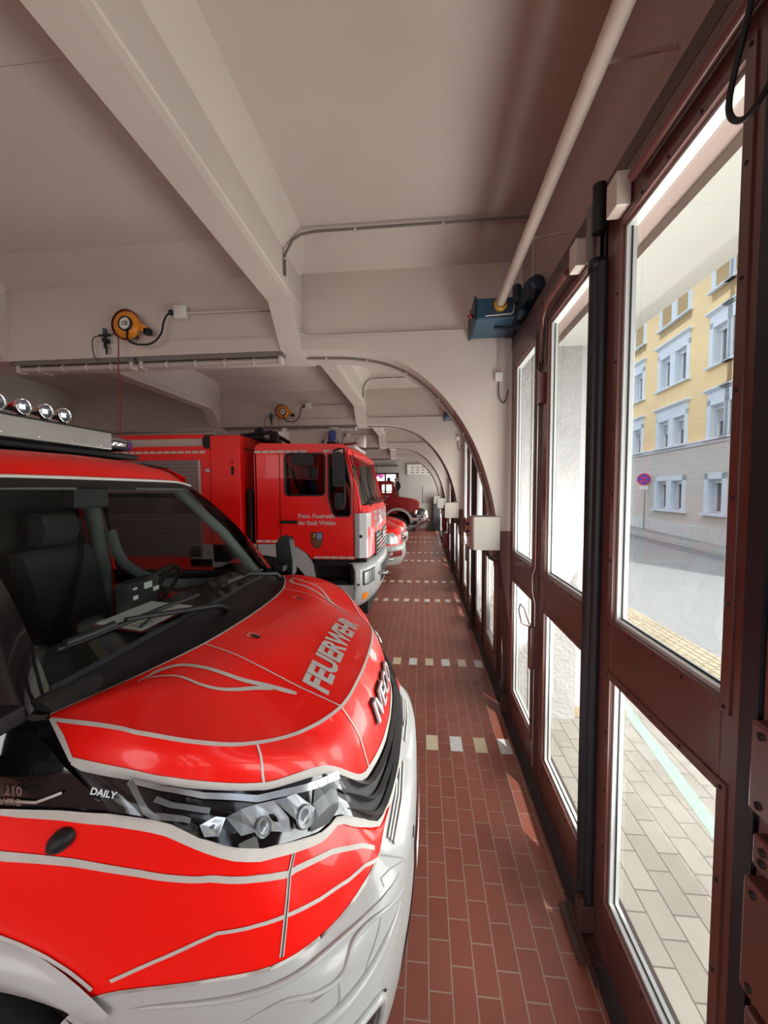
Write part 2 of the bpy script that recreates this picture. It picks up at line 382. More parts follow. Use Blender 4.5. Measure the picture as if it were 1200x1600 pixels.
def longbeam(xc, n0):
    """downstand beam along the hall, haunched where it meets each frame"""
    x0, x1 = xc-.10, xc+.10
    m = MB()
    pts = [(Y0, 3.80)]
    for k in range(-2, 4):
        a, b = YF+P*k, YB+P*k
        if a-.3 > Y0: pts += [(a-.32, 3.80), (a-.02, 3.478), (b+.02, 3.478), (b+.32, 3.80)]
    pts += [(Y1, 3.80)]
    poly = pts + [(Y1, ZC+.01), (Y0, ZC+.01)]
    m.prism(poly, 'X', x0, x1)
    # cornice bead and fillets along both sides
    for k in range(-1, 5):
        a, b = YB+P*(k-1)+.02, YF+P*k-.02
        if k == 4: b = Y1
        for sx, xx in ((1, x1), (-1, x0)):
            m.prism([(xx, 4.16), (xx+sx*.16, ZC+.01), (xx, ZC+.01)], 'Y', max(a, Y0), b)
            m.prism([(xx, 3.86), (xx+sx*.012, 3.865), (xx+sx*.012, 3.89), (xx, 3.90)], 'Y', max(a, Y0), b)
    tag(m.build('trim_%d' % n0, 'plaster', fixn=True), 'haunched downstand beam running along the hall', None, None, 'structure')
longbeam(-1.27, 10); longbeam(-4.40, 11)
# ------------------------------------------------------------------ folding gates
LP = 0.945                          # leaf pitch
def leaf(parent, y0, first, idx):
    """one glazed gate leaf spanning y0 (near) .. y0+LP (far), inner face at X 0.80"""
    xi, xo = 0.80, 0.86
    a, b = y0+.012, y0+LP-.012
    ga, gb = a+.145, b-.145
    g1, g2, g3, g4 = 0.30, 1.31, 1.565, 3.19
    m = MB()
    m.box(xi, xo, a, ga, .03, 3.40); m.box(xi, xo, gb, b, .03, 3.40)
    m.box(xi, xo, ga, gb, .03, g1); m.box(xi, xo, ga, gb, g2, g3); m.box(xi, xo, ga, gb, g4, 3.40)
    lf = m.build('gate_leaf', 'door', parent, bevel=.004)
    # screwed cover frames around the openings
    q = MB()
    for z0, z1 in ((g1, g2), (g3, g4)):
        w = .034
        q.box(xi-.006, xi+.002, ga-w, ga, z0-w, z1+w); q.box(xi-.006, xi+.002, gb, gb+w, z0-w, z1+w)
        q.box(xi-.006, xi+.002, ga, gb, z0-w, z0); q.box(xi-.006, xi+.002, ga, gb, z1, z1+w)
    q.build('cover_frame', 'door', lf, bevel=.002)
    s = MB()
    for z0, z1 in ((g1, g2), (g3, g4)):
        n = 4 if z1 < 2 else 6
        for i in range(n+1):
            z = z0-.017+(z1-z0+.034)*i/n
            for y in (ga-.017, gb+.017): s.lathe([(.0055, 0), (.0055, .003), (0, .004)], (xi-.006, y, z), 'X', 8, dirn=-1)
        for i in range(1, 4):
            y = ga+(gb-ga)*i/4
            for z in (z0-.017, z1+.017): s.lathe([(.0055, 0), (.0055, .003), (0, .004)], (xi-.006, y, z), 'X', 8, dirn=-1)
    s.build('screw', 'black', lf)
    for z0, z1 in ((g1, g2), (g3, g4)):
        bd = MB(); t = .014
        for y, sg in ((ga, 1), (gb, -1)):
            bd.box(xi+.012, xo-.008, y, y+sg*t, z0, z1)
        bd.box(xi+.012, xo-.008, ga+t, gb-t, z0, z0+t); bd.box(xi+.012, xo-.008, ga+t, gb-t, z1-t, z1)
        bd.build('glazing_bead', 'bead', lf)
        sl = MB()
        for y, sg in ((ga+t, 1), (gb-t, -1)): sl.box(xi+.030, xi+.034, y, y+sg*.006, z0+t, z1-t)
        sl.box(xi+.030, xi+.034, ga+t, gb-t, z0+t, z0+t+.006)
        sl.build('glazing_seal', 'rubber', lf)
        MB().box(xi+.034, xi+.040, ga+.002, gb-.002, z0+.002, z1-.002).build('glass_pane', 'pane', lf)
    return lf
def rubber_post(parent, y):
    m = MB()
    m.tube([(.775, y, .10), (.775, y, 3.10)], .030, 14); m.tube([(.785, y-.045, .06), (.785, y-.045, 3.12)], .022, 12)
    m.box(.80, .87, y-.05, y+.03, .04, 3.40)
    m.lathe([(.0, .0), (.036, 0), (.036, .05), (.0, .05)], (.775, y, 3.10), 'Z', 14)
    return m.build('gate_seal', 'rubber', parent)
def gate(k, ylab):
    y0 = .035+P*k
    d = link('door_%d' % (k+2), None, None, (0.80, y0+1.89, 0))
    tag(d, ylab, None, None, 'structure')
    for i in range(4): leaf(d, y0+LP*i, False, i)
    rubber_post(d, y0+LP*2+.02)
    # thin cover strips between the outer leaf pairs
    m = MB()
    MB().box(.784, .80, y0+LP+.02, y0+LP+.075, .05, 3.38).build('edge_seal', 'rubber', d)
    for i in (1, 3):
        yy = y0+LP*i
        m.box(.792, .80, yy-.016, yy+.016, .05, 3.38)
    m.build('meeting_strip', 'door', d, bevel=.002)
    # header track above
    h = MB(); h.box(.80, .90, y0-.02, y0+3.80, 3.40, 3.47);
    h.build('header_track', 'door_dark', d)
    # handle side: espagnolette rod with a loop handle on the third leaf
    yb = y0+LP*3-.005
    r = MB(); r.tube([(.785, yb+.02, .14), (.785, yb+.02, 1.33), (.77, yb+.035, 1.40), (.77, yb+.035, 1.52), (.785, yb+.02, 1.58), (.785, yb+.02, 3.0)], .010, 8)
    r.build('bolt_rod', 'steel', d)
    r = MB(); r.box(.745, .80, yb-.01, yb+.045, .86, 1.16)
    r.build('lock_case', 'door', d, bevel=.004)
    r = MB(); r.tube([(.77, yb+.02, 1.15), (.70, yb+.05, 1.17), (.685, yb+.07, 1.26), (.70, yb+.09, 1.30), (.725, yb+.08, 1.27), (.745, yb+.05, 1.19), (.77, yb+.03, 1.15)], .006, 8)
    r.build('pull_handle', 'steel', d)
    # curved tube guides at the leaf heads
    for i, (ya, yb_) in enumerate(((y0+.98, y0+1.60), (y0+2.26, y0+2.62))):
        t = MB()
        if i == 0: t.tube([(.772, ya, 3.285), (.772, yb_, 3.285)], .020, 10)
        else: t.tube([(.765, ya, 3.285), (.765, ya+.34, 3.285), (.768, ya+.45, 3.24), (.772, ya+.49, 3.14), (.772, ya+.49, 2.97)], .019, 10)
        t.build('guide_tube', 'door', d)
    # limit-switch cases at the meeting posts
    for i in (1, 2):
        yy = y0+LP*(1+i)*.66+.55*i
    for yy, z in ((y0+1.70, 3.28), (y0+2.12, 3.28)):
        MB().box(.74, .795, yy-.045, yy+.045, z-.06, z+.07).build('switch_case', 'pipe', d, bevel=.004)
    MB().tube([(.76, y0+1.94, 3.16), (.76, y0+1.94, 3.40)], .020, 12).build('pivot_tube', 'conduit_dark', d)
    MB().tube([(.76, y0+1.86, 3.24), (.76, y0+1.86, 3.44)], .028, 12).build('pivot_tube', 'black', d)
    # bottom guide hinges
    m = MB()
    for yy in (y0+LP*2-.04, y0+LP*4-.03): m.box(.735, .80, yy-.02, yy+.05, .04, .17); m.tube([(.75, yy, .03), (.75, yy, .20)], .013, 8)
    m.build('floor_hinge', 'door_dark', d, bevel=.004)
    m = MB(); m.box(.69, .80, y0+1.72, y0+1.98, .012, .03); m.box(.72, .74, y0+1.62, y0+1.98, .03, .045)
    m.build('floor_latch', 'door_dark', d)
    # small door-contact case with cable on the third leaf
    MB().box(.765, .80, y0+LP*3-.10, y0+LP*3-.02, 2.70, 2.90).build('contact_case', 'door', d, bevel=.004)
    cb = MB(); cb.tube(catmull([(.78, y0+LP*3+.02, 3.2), (.772, y0+LP*3+.0, 3.0), (.768, y0+LP*3-.04, 2.93), (.772, y0+LP*3-.10, 2.97), (.78, y0+LP*3-.16, 3.15)], 5), .004, 6)
    cb.build('contact_cable', 'black', d)
    return d
LABS = {-1: 'glazed red-brown folding gate behind the photographer', 0: 'nearest glazed red-brown folding gate', 1: 'second glazed folding gate along the hall', 2: 'third glazed folding gate', 3: 'fourth glazed folding gate', 4: 'farthest glazed folding gate'}
g0 = gate(0, LABS[0])
for k in (-1, 1, 2, 3):
    g = dup(g0, (0, P*k, 0), LABS[k]); g.name = 'door_%d' % (k+2)
# heavy pivot plates of the right-hand end of the nearest gate
PLT = ((.80, .972, 1.39, 1.60), (.86, .955, 1.27, 1.345), (.80, .975, .95, 1.225), (.82, .957, .56, .92))
for n_, (ya, yb, z0, z1) in enumerate(PLT):
    pl = MB().box(.748, .80, ya, yb, z0, z1).build('pivot_plate', 'door', g0, bevel=.006)
    s = MB()
    for zz in (z0+.025, z1-.025): s.lathe([(.009, 0), (.009, .004), (0, .005)], (.748, yb-.03, zz), 'X', 10, dirn=-1)
    s.build('bolt_head', 'black', pl)
cb = MB(); cb.tube(catmull([(.74, .98, 3.42), (.735, 1.05, 3.2), (.735, 1.10, 3.05), (.74, 1.05, 2.98), (.75, .97, 3.02)], 6), .007, 8)
cb.build('spiral_cable', 'black', g0)

# ------------------------------------------------------------------ gate drives on the wall
def drive(k):
    dy = P*k
    t = thing('gate_drive', (.62, 3.63+dy, 3.51), 'x', 'gate drive', 'blue gate drives on the street wall')
    m = MB(); m.box(.43, .79, 3.42+dy, 3.85+dy, 3.515, 3.685); m.build('gearbox', 'blue', t, bevel=.012)
    m = MB(); m.box(.412, .43, 3.405+dy, 3.86+dy, 3.505, 3.695); m.build('end_plate', 'blue_dark', t, bevel=.004)
    m = MB(); m.lathe([(0, 0), (.012, 0), (.014, .03), (.009, .05), (0, .05)], (.412, 3.46+dy, 3.56), 'X', 10, dirn=-1); m.tube([(.39, 3.45+dy, 3.58), (.37, 3.45+dy, 3.605)], .005, 6)
    m.build('red_knob', M['red_dark'], t)
    m = MB(); m.lathe([(0, 0), (.054, 0), (.056, .02), (.048, .045), (.036, .050), (.034, .02)], (.620, 3.42+dy, 3.622), 'Y', 24, dirn=-1)
    m.build('coupling_ring', 'yellow', t)
    m = MB()
    m.lathe([(0, 0), (.05, 0), (.072, .02), (.074, .24), (.06, .26), (0, .26)], (.815, 3.10+dy, 3.615), 'Y', 22)
    for i in range(12):
        a = 2*pi*i/12; m.box(.815+.074*cos(a)-.003, .815+.074*cos(a)+.003, 3.14+dy, 3.32+dy, 3.615+.074*sin(a)-.006, 3.615+.074*sin(a)+.006)
    m.lathe([(0, 0), (.055, 0), (.055, .04), (.03, .05), (0, .05)], (.815, 3.10+dy, 3.615), 'Y', 18, dirn=-1)
    m.lathe([(0, 0), (.036, 0), (.036, .12), (.02, .14), (0, .14)], (.735, 3.34+dy, 3.60), 'Z', 14)
    m.lathe([(0, 0), (.030, 0), (.034, .05), (.034, .10), (0, .11)], (.765, 3.36+dy, 3.50), 'Y', 12, dirn=-1)
    m.box(.74, .885, 3.34+dy, 3.80+dy, 3.50, 3.66)
    m.build('electric_motor', 'blue_dark', t, bevel=.003)
    m = MB(); m.tube(catmull([(.50, 3.405+dy, 3.535), (.64, 3.40+dy, 3.54), (.715, 3.40+dy, 3.55), (.73, 3.40+dy, 3.62)], 5), .005, 8)
    m.build('brass_lever', 'pipe', t)
    m = MB(); m.tube(catmull([(.60, 3.58+dy, 3.505), (.68, 3.56+dy, 3.49), (.76, 3.50+dy, 3.47), (.85, 3.46+dy, 3.46)], 5), .016, 10)
    m.build('link_arm', 'blue_dark', t)
    m = MB(); m.box(.80, .897, 3.40+dy, 3.82+dy, 3.47, 3.52); m.build('wall_bracket', 'blue_dark', t)
    return t
DL = ['large blue gate drive with yellow coupling on the nearest frame', 'blue gate drive above the second gate', 'small far blue gate drive above the third gate']
DRIVES = []
for k in range(3):
    d = drive(k); d['label'] = DL[k]; DRIVES.append(d)
DRV = []
def shaft(k, lab):
    y1 = 3.40+P*k; y0 = max(YB+P*(k-1)+.02, Y0+.05)
    t = DRIVES[k]
    m = MB(); m.tube([(.617, y0, 3.635), (.617, y1, 3.625)], .034, 18)
    p = m.build('shaft_tube', 'pipe', t); p['label'] = lab
    for i in range(3):
        y = y0+(y1-y0)*(.18+.3*i)
        m = MB(); m.tube([(.617, y-.012, 3.633), (.617, y+.012, 3.633)], .0355, 18); m.tube([(.617, y, 3.665), (.896, y, 3.70)], .008, 6); m.build('shaft_bracket', 'pipe', p)
shaft(0, 'thick cream pipe running overhead from the top edge to the nearest blue drive')
shaft(1, 'cream pipe ending at the second blue drive'); shaft(2, 'cream pipe ending at the third blue drive')

# ------------------------------------------------------------------ conduits, boxes
def clips(m, pts, step, r=.014):
    acc = 0
    for a, b in zip(pts[:-1], pts[1:]):
        a, b = Vector(a), Vector(b); L = (b-a).length; d = (b-a)
        if L < 1e-6: continue
        t = step-acc
        while t < L:
            p = a+d*(t/L); e = d.normalized()*.009; m.tube([p-e, p+e], r, 8, mi=1); t += step
        acc = (acc+L) % step
def run(name, pts, r, m1, m2, lab, step=.6, group=None, cr=None):
    m = MB(); m.tube(pts, r, 8); clips(m, pts, step, cr or r*1.5)
    o = m.build(name, [m1, m2], loc=pts[0])
    return tag(o, lab, 'conduit', group)
run('wall_riser', [(.893, 3.49, 3.72), (.893, 3.49, 4.31)], .010, 'conduit', 'conduit', 'short vertical conduit on the wall above the nearest blue drive', .25)
WH = {0: 'nearest', 1: 'second', 2: 'third', 3: 'fourth'}
for k in range(3):
    dy = P*k
    # conduit along the slab/beam corner that turns down the long beam
    pts = [(.88, 3.40+dy, 4.28), (.82, 3.40+dy, 4.285), (-.9, 3.40+dy, 4.285), (-1.02, 3.40+dy, 4.27), (-1.09, 3.39+dy, 4.22), (-1.155, 3.38+dy, 4.10), (-1.155, 3.38+dy, 3.93)]
    run('cable_conduit', pts, .011, 'conduit_dark', 'conduit', 'grey conduit along the ceiling corner before the %s beam, its left end bent down' % WH[k], .72, 'ceiling corner conduits')
    pts = [(.40, YF-.012+dy, 3.602), (-.9, YF-.012+dy, 3.604), (-1.10, YF-.012+dy, 3.606), (-1.155, YF-.05+dy, 3.62), (-1.160, YF-.10+dy, 3.64)]
    run('thin_conduit', pts, .008, 'conduit', 'conduit', 'thin cream conduit on the ledge of the %s frame' % WH[k], .6, 'ledge conduits')
for k in range(4):
    dy = P*k
    A = [(p.x-.012, 4.08+dy, p.z-.010) for p in catmull([(a, 0, b) for a, b in [(.678, 1.90)]+ARCH[5:]], 6)]
    run('arch_cable', A, .009, 'conduit_dark', 'conduit', 'dark cable clipped under the arch of the %s frame' % WH[k], .42, 'cables under the arches', .017)
    A = [(p.x-.012, 4.12+dy, p.z-.010) for p in catmull([(a, 0, b) for a, b in [(.678, 1.90)]+ARCH[5:]], 6)]
    run('arch_pipe', A, .012, 'conduit', 'conduit', 'cream pipe following the arch of the %s frame beside its cable' % WH[k], 9, 'pipes under the arches')
def ctrl(k, lab):
    y = 3.98+P*k
    t = thing('control_cabinet', (.58, y, 1.55), lab, 'control box', 'grey control boxes on the gate pillars')
    b = MB().box(.47, .715, y-.16, y+.10, 1.56, 1.875).build('cabinet_body', 'grey_box', t, bevel=.006)
    MB().box(.435, .470, y-.16, y+.10, 1.565, 1.87).build('cabinet_door', M['door'] if k == 0 else 'grey_box', t, bevel=.005)
    m = MB()
    for i, z in enumerate((1.80, 1.765, 1.73, 1.69)): m.lathe([(0, 0), (.014, 0), (.014, .016), (.010, .022), (0, .022)], (.435, y-.05+(.02 if i % 2 else 0), z), 'X', 12, mi=i % 2, dirn=-1)
    m.build('push_button', ['black', 'yellow'], t)
    MB().box(.60, .79, y-.04, y+.08, 1.60, 1.84).build('mounting_bracket', 'door_dark', t)
    m = MB(); m.tube(catmull([(.60, y, 1.56), (.61, y, 1.50), (.66, y, 1.47), (.72, y, 1.50), (.74, y, 1.56)], 4), .007, 8); m.tube([(.72, y, 1.52), (.745, y, 1.30), (.75, y, 1.16)], .006, 8); m.tube([(.62, y, 1.56), (.64, y, 1.46), (.73, y, 1.42)], .010, 8)
    m.build('supply_cable', 'black', t)
    return t
ctrl(0, 'grey control box with red-brown front and buttons on the nearest pillar'); ctrl(1, 'second grey control box, on the next pillar behind the nearest')
ctrl(2, 'third and smaller grey control box along the pillars'); ctrl(3, 'farthest small pale control box by the end wall')
for k in range(2):
    dy = P*k
    t = thing('junction_box', (.66, YF-.02+dy, 3.14), ('small white junction box with cable below the nearest blue drive', 'small white junction box below the second blue drive')[k], 'junction box', 'junction boxes on the frames')
    MB().box(.655, .725, YF-.045+dy, YF+dy, 3.12, 3.20).build('box_body', 'white_plastic', t, bevel=.005)
    MB().tube([(.69, YF-.012+dy, 3.20), (.69, YF-.012+dy, 3.50)], .010, 8).build('riser_conduit', 'conduit', t)
    MB().tube(catmull([(.69, YF-.02+dy, 3.12), (.69, YF-.03+dy, 2.99), (.715, YF-.04+dy, 2.93), (.745, YF-.04+dy, 2.94), (.775, YF-.03+dy, 3.04)], 5), .005, 6).build('loop_cable', 'black', t)

# ------------------------------------------------------------------ cable reels, compressed-air taps, light strips on the left-bay beams
def reel(k, lab):
    y = YF+P*k
    t = thing('cable_reel', (-2.90, y-.05, 3.76), lab, 'cable reel', 'orange cable reels on the beams')
    m = MB(); m.lathe([(0, 0), (.10, 0), (.125, .02), (.135, .045), (.125, .075), (.10, .09), (.07, .10), (0, .10)], (-2.90, y-.03, 3.76), 'Y', 36, dirn=-1)
    m.build('reel_housing', 'orange', t)
    m = MB(); m.lathe([(.138, .035), (.150, .045), (.150, .06), (.138, .07)], (-2.92, y-.02, 3.77), 'Y', 36, dirn=-1); m.build('reel_drum', M['red_dark'], t)
    m = MB(); m.lathe([(0, .098), (.062, .098), (.070, .108), (.070, .122), (.058, .128)], (-2.87, y-.03, 3.75), 'Y', 28, dirn=-1); m.build('hub_ring', 'black', t)
    m = MB(); m.lathe([(.058, .118), (0, .120)], (-2.87, y-.03, 3.75), 'Y', 28, dirn=-1)
    m.build('hub_label', 'label_white', t)
    m = MB(); put_text(m, 'CE', .05, (-2.87, y-.1515, 3.735), (1, 0, 0), (0, 0, 1), bold=.002); m.build('hub_print', 'ink', t)
    m = MB(); m.prism([(-2.80, 3.72), (-2.70, 3.68), (-2.68, 3.73), (-2.79, 3.80)], 'Y', y-.10, y-.05); m.box(-2.72, -2.66, y-.10, y-.04, 3.66, 3.72, 1)
    m.build('cable_outlet', ['orange', 'black'], t, bevel=.004)
    MB().box(-2.96, -2.84, y-.04, y, 3.66, 3.86).build('wall_plate', 'black', t)
    m = MB(); m.tube(catmull([(-2.86, y-.13, 3.70), (-2.85, y-.14, 3.60), (-2.76, y-.14, 3.55), (-2.62, y-.12, 3.56), (-2.55, y-.08, 3.66), (-2.53, y-.06, 3.78), (-2.50, y-.05, 3.85), (-2.44, y-.05, 3.875)], 6), .010, 8)
    m.build('black_lead', 'black', t)
    m = MB(); m.lathe([(0, 0), (.025, 0), (.028, .02), (.018, .034), (0, .034)], (-2.47, y-.05, 3.875), 'X', 12); m.build('plug', 'black', t)
    m = MB(); pts = catmull([(-2.98, y-.10, 3.70), (-2.975, y-.11, 3.5), (-2.985, y-.11, 3.30), (-2.965, y-.11, 3.22), (-2.975, y-.12, 2.9), (-2.97, y-.16, 2.35)], 6)
    m.tube(pts, .006, 8); m.build('red_lead', M['red_dark'], t)
    s = thing('socket_box', (-2.37, y-.03, 3.88), 'square white socket box right of the %s orange cable reel' % WH[k], 'socket', 'socket boxes on the beams')
    MB().box(-2.43, -2.31, y-.06, y, 3.82, 3.94).build('box_body', 'white_plastic', s, bevel=.008)
    MB().box(-2.41, -2.33, y-.066, y-.058, 3.84, 3.92).build('lid', 'white_plastic', s, bevel=.003)
    run('wall_conduit', [(-2.31, y-.02, 3.875), (-1.42, y-.02, 3.872)], .013, 'conduit', 'conduit', 'pale conduit from the socket box to the long beam on the %s frame' % WH[k], .5, 'socket conduits')
    a = thing('air_tap', (-3.17, y-.03, 3.66), 'small dark compressed-air tap with hose left of the %s reel' % ('nearest' if k == 0 else 'second' if k == 1 else 'third'), 'air tap', 'compressed-air taps')
    m = MB(); m.tube([(-3.17, y-.04, 3.56), (-3.17, y-.04, 3.70)], .016, 10); m.tube([(-3.23, y-.04, 3.69), (-3.11, y-.04, 3.69)], .012, 8); m.box(-3.19, -3.15, y-.06, y, 3.62, 3.66); m.tube([(-3.155, y-.045, 3.58), (-3.15, y-.05, 3.50)], .010, 8)
    m.build('tap_body', 'black', a, bevel=.002)
    m = MB(); m.box(-3.185, -3.155, y-.055, y-.02, 3.70, 3.755); m.build('blue_cap', 'blue', a, bevel=.003)
    m = MB(); m.tube(catmull([(-3.22, y-.04, 3.69), (-3.29, y-.05, 3.66), (-3.30, y-.05, 3.58), (-3.29, y-.05, 3.50), (-3.27, y-.03, 3.44)], 5), .005, 6); m.tube([(-3.11, y-.04, 3.69), (-3.03, y-.05, 3.71)], .005, 6)
    m.build('air_hose', 'blue_dark', a)
reel(0, 'orange cable reel on the nearest beam, above the van'); reel(1, 'smaller orange cable reel on the second beam, above the truck cab'); reel(2, 'distant orange cable reel on the third beam')
def strip(k, x0, x1, lab):
    y = YF+P*k+.06
    t = thing('light_strip', ((x0+x1)/2, y, 3.40), lab, 'strip light', 'fluorescent strip lights under the beams')
    MB().box(x0, x1, y-.05, y+.05, 3.44, 3.485).build('housing', 'conduit_dark', t, bevel=.004)
    MB().tube([(x0+.05, y-.01, 3.405), (x1-.05, y-.01, 3.405)], .028, 14).build('tube_cover', M['tubecov'], t)
    m = MB()
    for x in (x0+.02, x1-.05): m.box(x, x+.03, y-.045, y+.045, 3.37, 3.46)
    m.build('end_cap', 'conduit', t, bevel=.004)
    m = MB()
    for i in range(1, 5): xx = x0+(x1-x0)*i/5; m.lathe([(.030, -.012), (.034, -.008), (.034, .008), (.030, .012)], (xx, y-.01, 3.405), 'X', 14); m.box(xx-.01, xx+.01, y-.02, y, 3.42, 3.45)
    m.build('cover_clip', 'conduit', t)
M['tubecov'] = mat('frosted_tube_cover', (0.42, 0.36, 0.33), 0.25, noise=0.05, coat=.4)
ORD = ['nearest', 'second', 'third', 'fourth']
for k in range(4):
    strip(k, -2.88, -1.36, '%s strip light under a beam, right tube, ending at the long beam' % ORD[k].capitalize())
    strip(k, -4.25, -2.92, '%s strip light under a beam, left tube above the vehicles' % ORD[k].capitalize())
# ------------------------------------------------------------------ end of the hall
t = link('window_1', None, None, (-1.96, Y1+.1, 1.72)); tag(t, 'small two-part window in the end wall behind the old truck', None, None, 'structure')
M['win_brown'] = mat('brown_window_frame', (0.05, 0.032, 0.025), 0.5)
m = MB(); yy0, yy1 = Y1-.02, Y1+.08
xs = [ex0, -2.56, -2.07, -2.00, -1.50, -1.42, ex1]
m.box(ex0, ex1, yy0, yy1, ez1-.07, ez1); m.box(ex0, ex1, yy0, yy1, ez0, ez0+.07); m.box(ex0, -2.56, yy0, yy1, ez0, ez1); m.box(-1.47, ex1, yy0, yy1, ez0, ez1)
m.box(-2.07, -1.99, yy0, yy1, ez0, ez1); m.box(ex0, ex1, yy0, yy1, 2.44, 2.61); m.box(ex0, ex1, yy0, yy1, 2.07, 2.11)
m.build('window_frame', 'win_brown', t, bevel=.004)
MB().box(ex0+.03, ex1-.03, Y1+.03, Y1+.036, ez0+.03, ez1-.03).build('window_pane', 'pane', t)
M['backdrop'] = mat('bright_house_wall', (0.85, 0.84, 0.82), 0.8)
o = MB().box(-6, 2, 27, 27.4, -.2, 7).build('neighbour_house', 'backdrop', loc=(-2, 27, 0)); tag(o, 'pale house wall seen through the small end window', 'house')
M['pink'] = mat('pink_blossom', (0.75, 0.10, 0.45), 0.7)
m = MB(); random.seed(2)
for i in range(40):
    a, b = random.uniform(0, 2*pi), random.uniform(0, 1)
    m.lathe([(0, -.09), (.08, -.04), (.09, .03), (0, .09)], (-3.0+.42*b*cos(a)*1.2, 25.4+random.uniform(-.25, .25), 3.15+.38*b*sin(a)), 'Z', 6)
m.tube([(-3.0, 25.4, 0), (-3.0, 25.4, 3.1)], .04, 8)
tag(m.build('flowering_shrub', 'pink', loc=(-3.0, 25.4, 0)), 'pink flowering shrub outside the end window', 'shrub')
# key and number board
t = thing('slot_board', (.05, Y1-.03, 3.2), 'pale wall board with rows of dark slots under the last arch', 'board')
MB().box(-.86, .98, Y1-.09, Y1, 2.91, 3.50).build('board_panel', 'white_plastic', t, bevel=.01)
m = MB(); m.box(-.86, .98, Y1-.12, Y1-.085, 2.90, 2.94); m.box(-.86, .98, Y1-.12, Y1-.085, 3.47, 3.51); m.box(-.87, -.83, Y1-.12, Y1-.085, 2.90, 3.51)
m.build('board_frame', 'grey_box', t)
m = MB(); random.seed(5)
for r_ in range(3):
    for c_ in range(6):
        w_ = random.uniform(.10, .2); x = -.64+c_*.27; z = 3.33-r_*.14; m.box(x, x+w_, Y1-.094, Y1-.088, z, z+.035)
m.build('slot', 'black', t)
# red pump trolley in the far corner with a black bundle
t = thing('pump_trolley', (-.15, 21.04, 0), 'low dark-red tubular trolley standing at the end of the aisle', 'trolley')
m = MB()
x0, x1, y0_, y1_ = -.55, .30, 20.74, 21.34
for y in (y0_, y1_): m.tube([(x0, y, .10), (x1, y, .10), (x1, y, .62), (x0+.2, y, .62)], .022, 8); m.tube([(x0+.1, y, .10), (x1-.05, y, .60)], .016, 8)
for x, z in ((x0, .10), (x1, .10), (x1, .62), (x0+.2, .62)): m.tube([(x, y0_, z), (x, y1_, z)], .02, 8)
m.build('tube_frame', 'red_dark', t)
for x in (x0+.06, x1-.06):
    for y in (y0_, y1_): MB().lathe([(0, -.03), (.07, -.03), (.08, -.015), (.08, .015), (.07, .03), (0, .03)], (x, y, .08), 'Y', 16).build('wheel', 'tyre', t)
m = MB()
t2 = thing('covered_pump', (-.20, 21.04, .64), 'round black covered pump with a white cloth, on the red trolley', 'pump')
m = MB(); m.lathe([(0, 0), (.24, .02), (.32, .15), (.33, .32), (.26, .48), (.12, .56), (0, .57)], (-.20, 21.04, .64), 'Z', 20); m.build('pump_cover', 'black', t2)
m = MB(); m.prism([(.02, .90), (.14, 1.12), (.20, 1.05), (.26, .72), (.12, .66), (.14, .84)], 'Y', 20.86, 21.2); m.build('white_cloth', 'white_plastic', t2, bevel=.02)
# fire extinguisher by the far gate, tall dark cabinet, standpipe
t = thing('fire_extinguisher', (.72, 13.28, .85), 'red fire extinguisher hanging on the third pillar', 'fire extinguisher')
m = MB(); m.lathe([(0, 0), (.075, 0), (.085, .02), (.085, .40), (.06, .47), (.02, .50), (0, .50)], (.70, 13.20, .80), 'Z', 18); m.build('cylinder', 'red_dark', t)
m = MB(); m.box(.68, .72, 13.16, 13.24, 1.30, 1.37); m.tube(catmull([(.70, 13.16, 1.34), (.64, 13.10, 1.30), (.61, 13.10, 1.10), (.61, 13.10, .90)], 4), .012, 8); m.build('valve_hose', 'black', t)
t = thing('fire_hose_box', (.74, 13.05, .2), 'dark-red box low beside the third pillar', 'box')
MB().box(.66, .79, 12.85, 13.05, .25, .75).build('box_shell', 'red_dark', t, bevel=.01)
MB().box(.645, .66, 12.87, 13.03, .27, .73).build('box_lid', 'red_dark', t, bevel=.004)
t = thing('tall_cabinet', (.70, 21.2, 0), 'narrow black cabinet in the far right corner', 'cabinet')
MB().box(.50, .88, 20.9, 21.5, 0, 1.75).build('cabinet_shell', 'black', t, bevel=.01)
MB().box(.52, .86, 20.88, 20.9, .05, 1.70).build('cabinet_front', 'black', t, bevel=.004)
t = thing('fuse_box', (-.3, Y1-.06, 1.1), 'pale low panel on the end wall behind the trolley', 'panel')
MB().box(-.62, .46, Y1-.08, Y1-.03, .70, 1.44).build('panel_body', 'grey_box', t, bevel=.008)
MB().box(-.60, -.09, Y1-.095, Y1-.08, .72, 1.42).build('panel_door', 'grey_box', t, bevel=.004)
MB().box(-.07, .44, Y1-.095, Y1-.08, .72, 1.42).build('panel_door', 'grey_box', t, bevel=.004)
tag(MB().tube([(.0, Y1-.04, 1.44), (.0, Y1-.04, 2.3)], .02, 8).build('panel_riser', 'conduit', loc=(0, Y1-.04, 1.44)), 'vertical pipe rising from the pale panel on the end wall', 'pipe')
tag(MB().tube([(-4.2, Y1-.1, 3.42), (-1.35, Y1-.1, 3.42)], .04, 10).build('end_wall_pipe', 'conduit_dark', loc=(-1.35, Y1-.1, 3.42)), 'dark horizontal pipe high on the end wall', 'pipe')

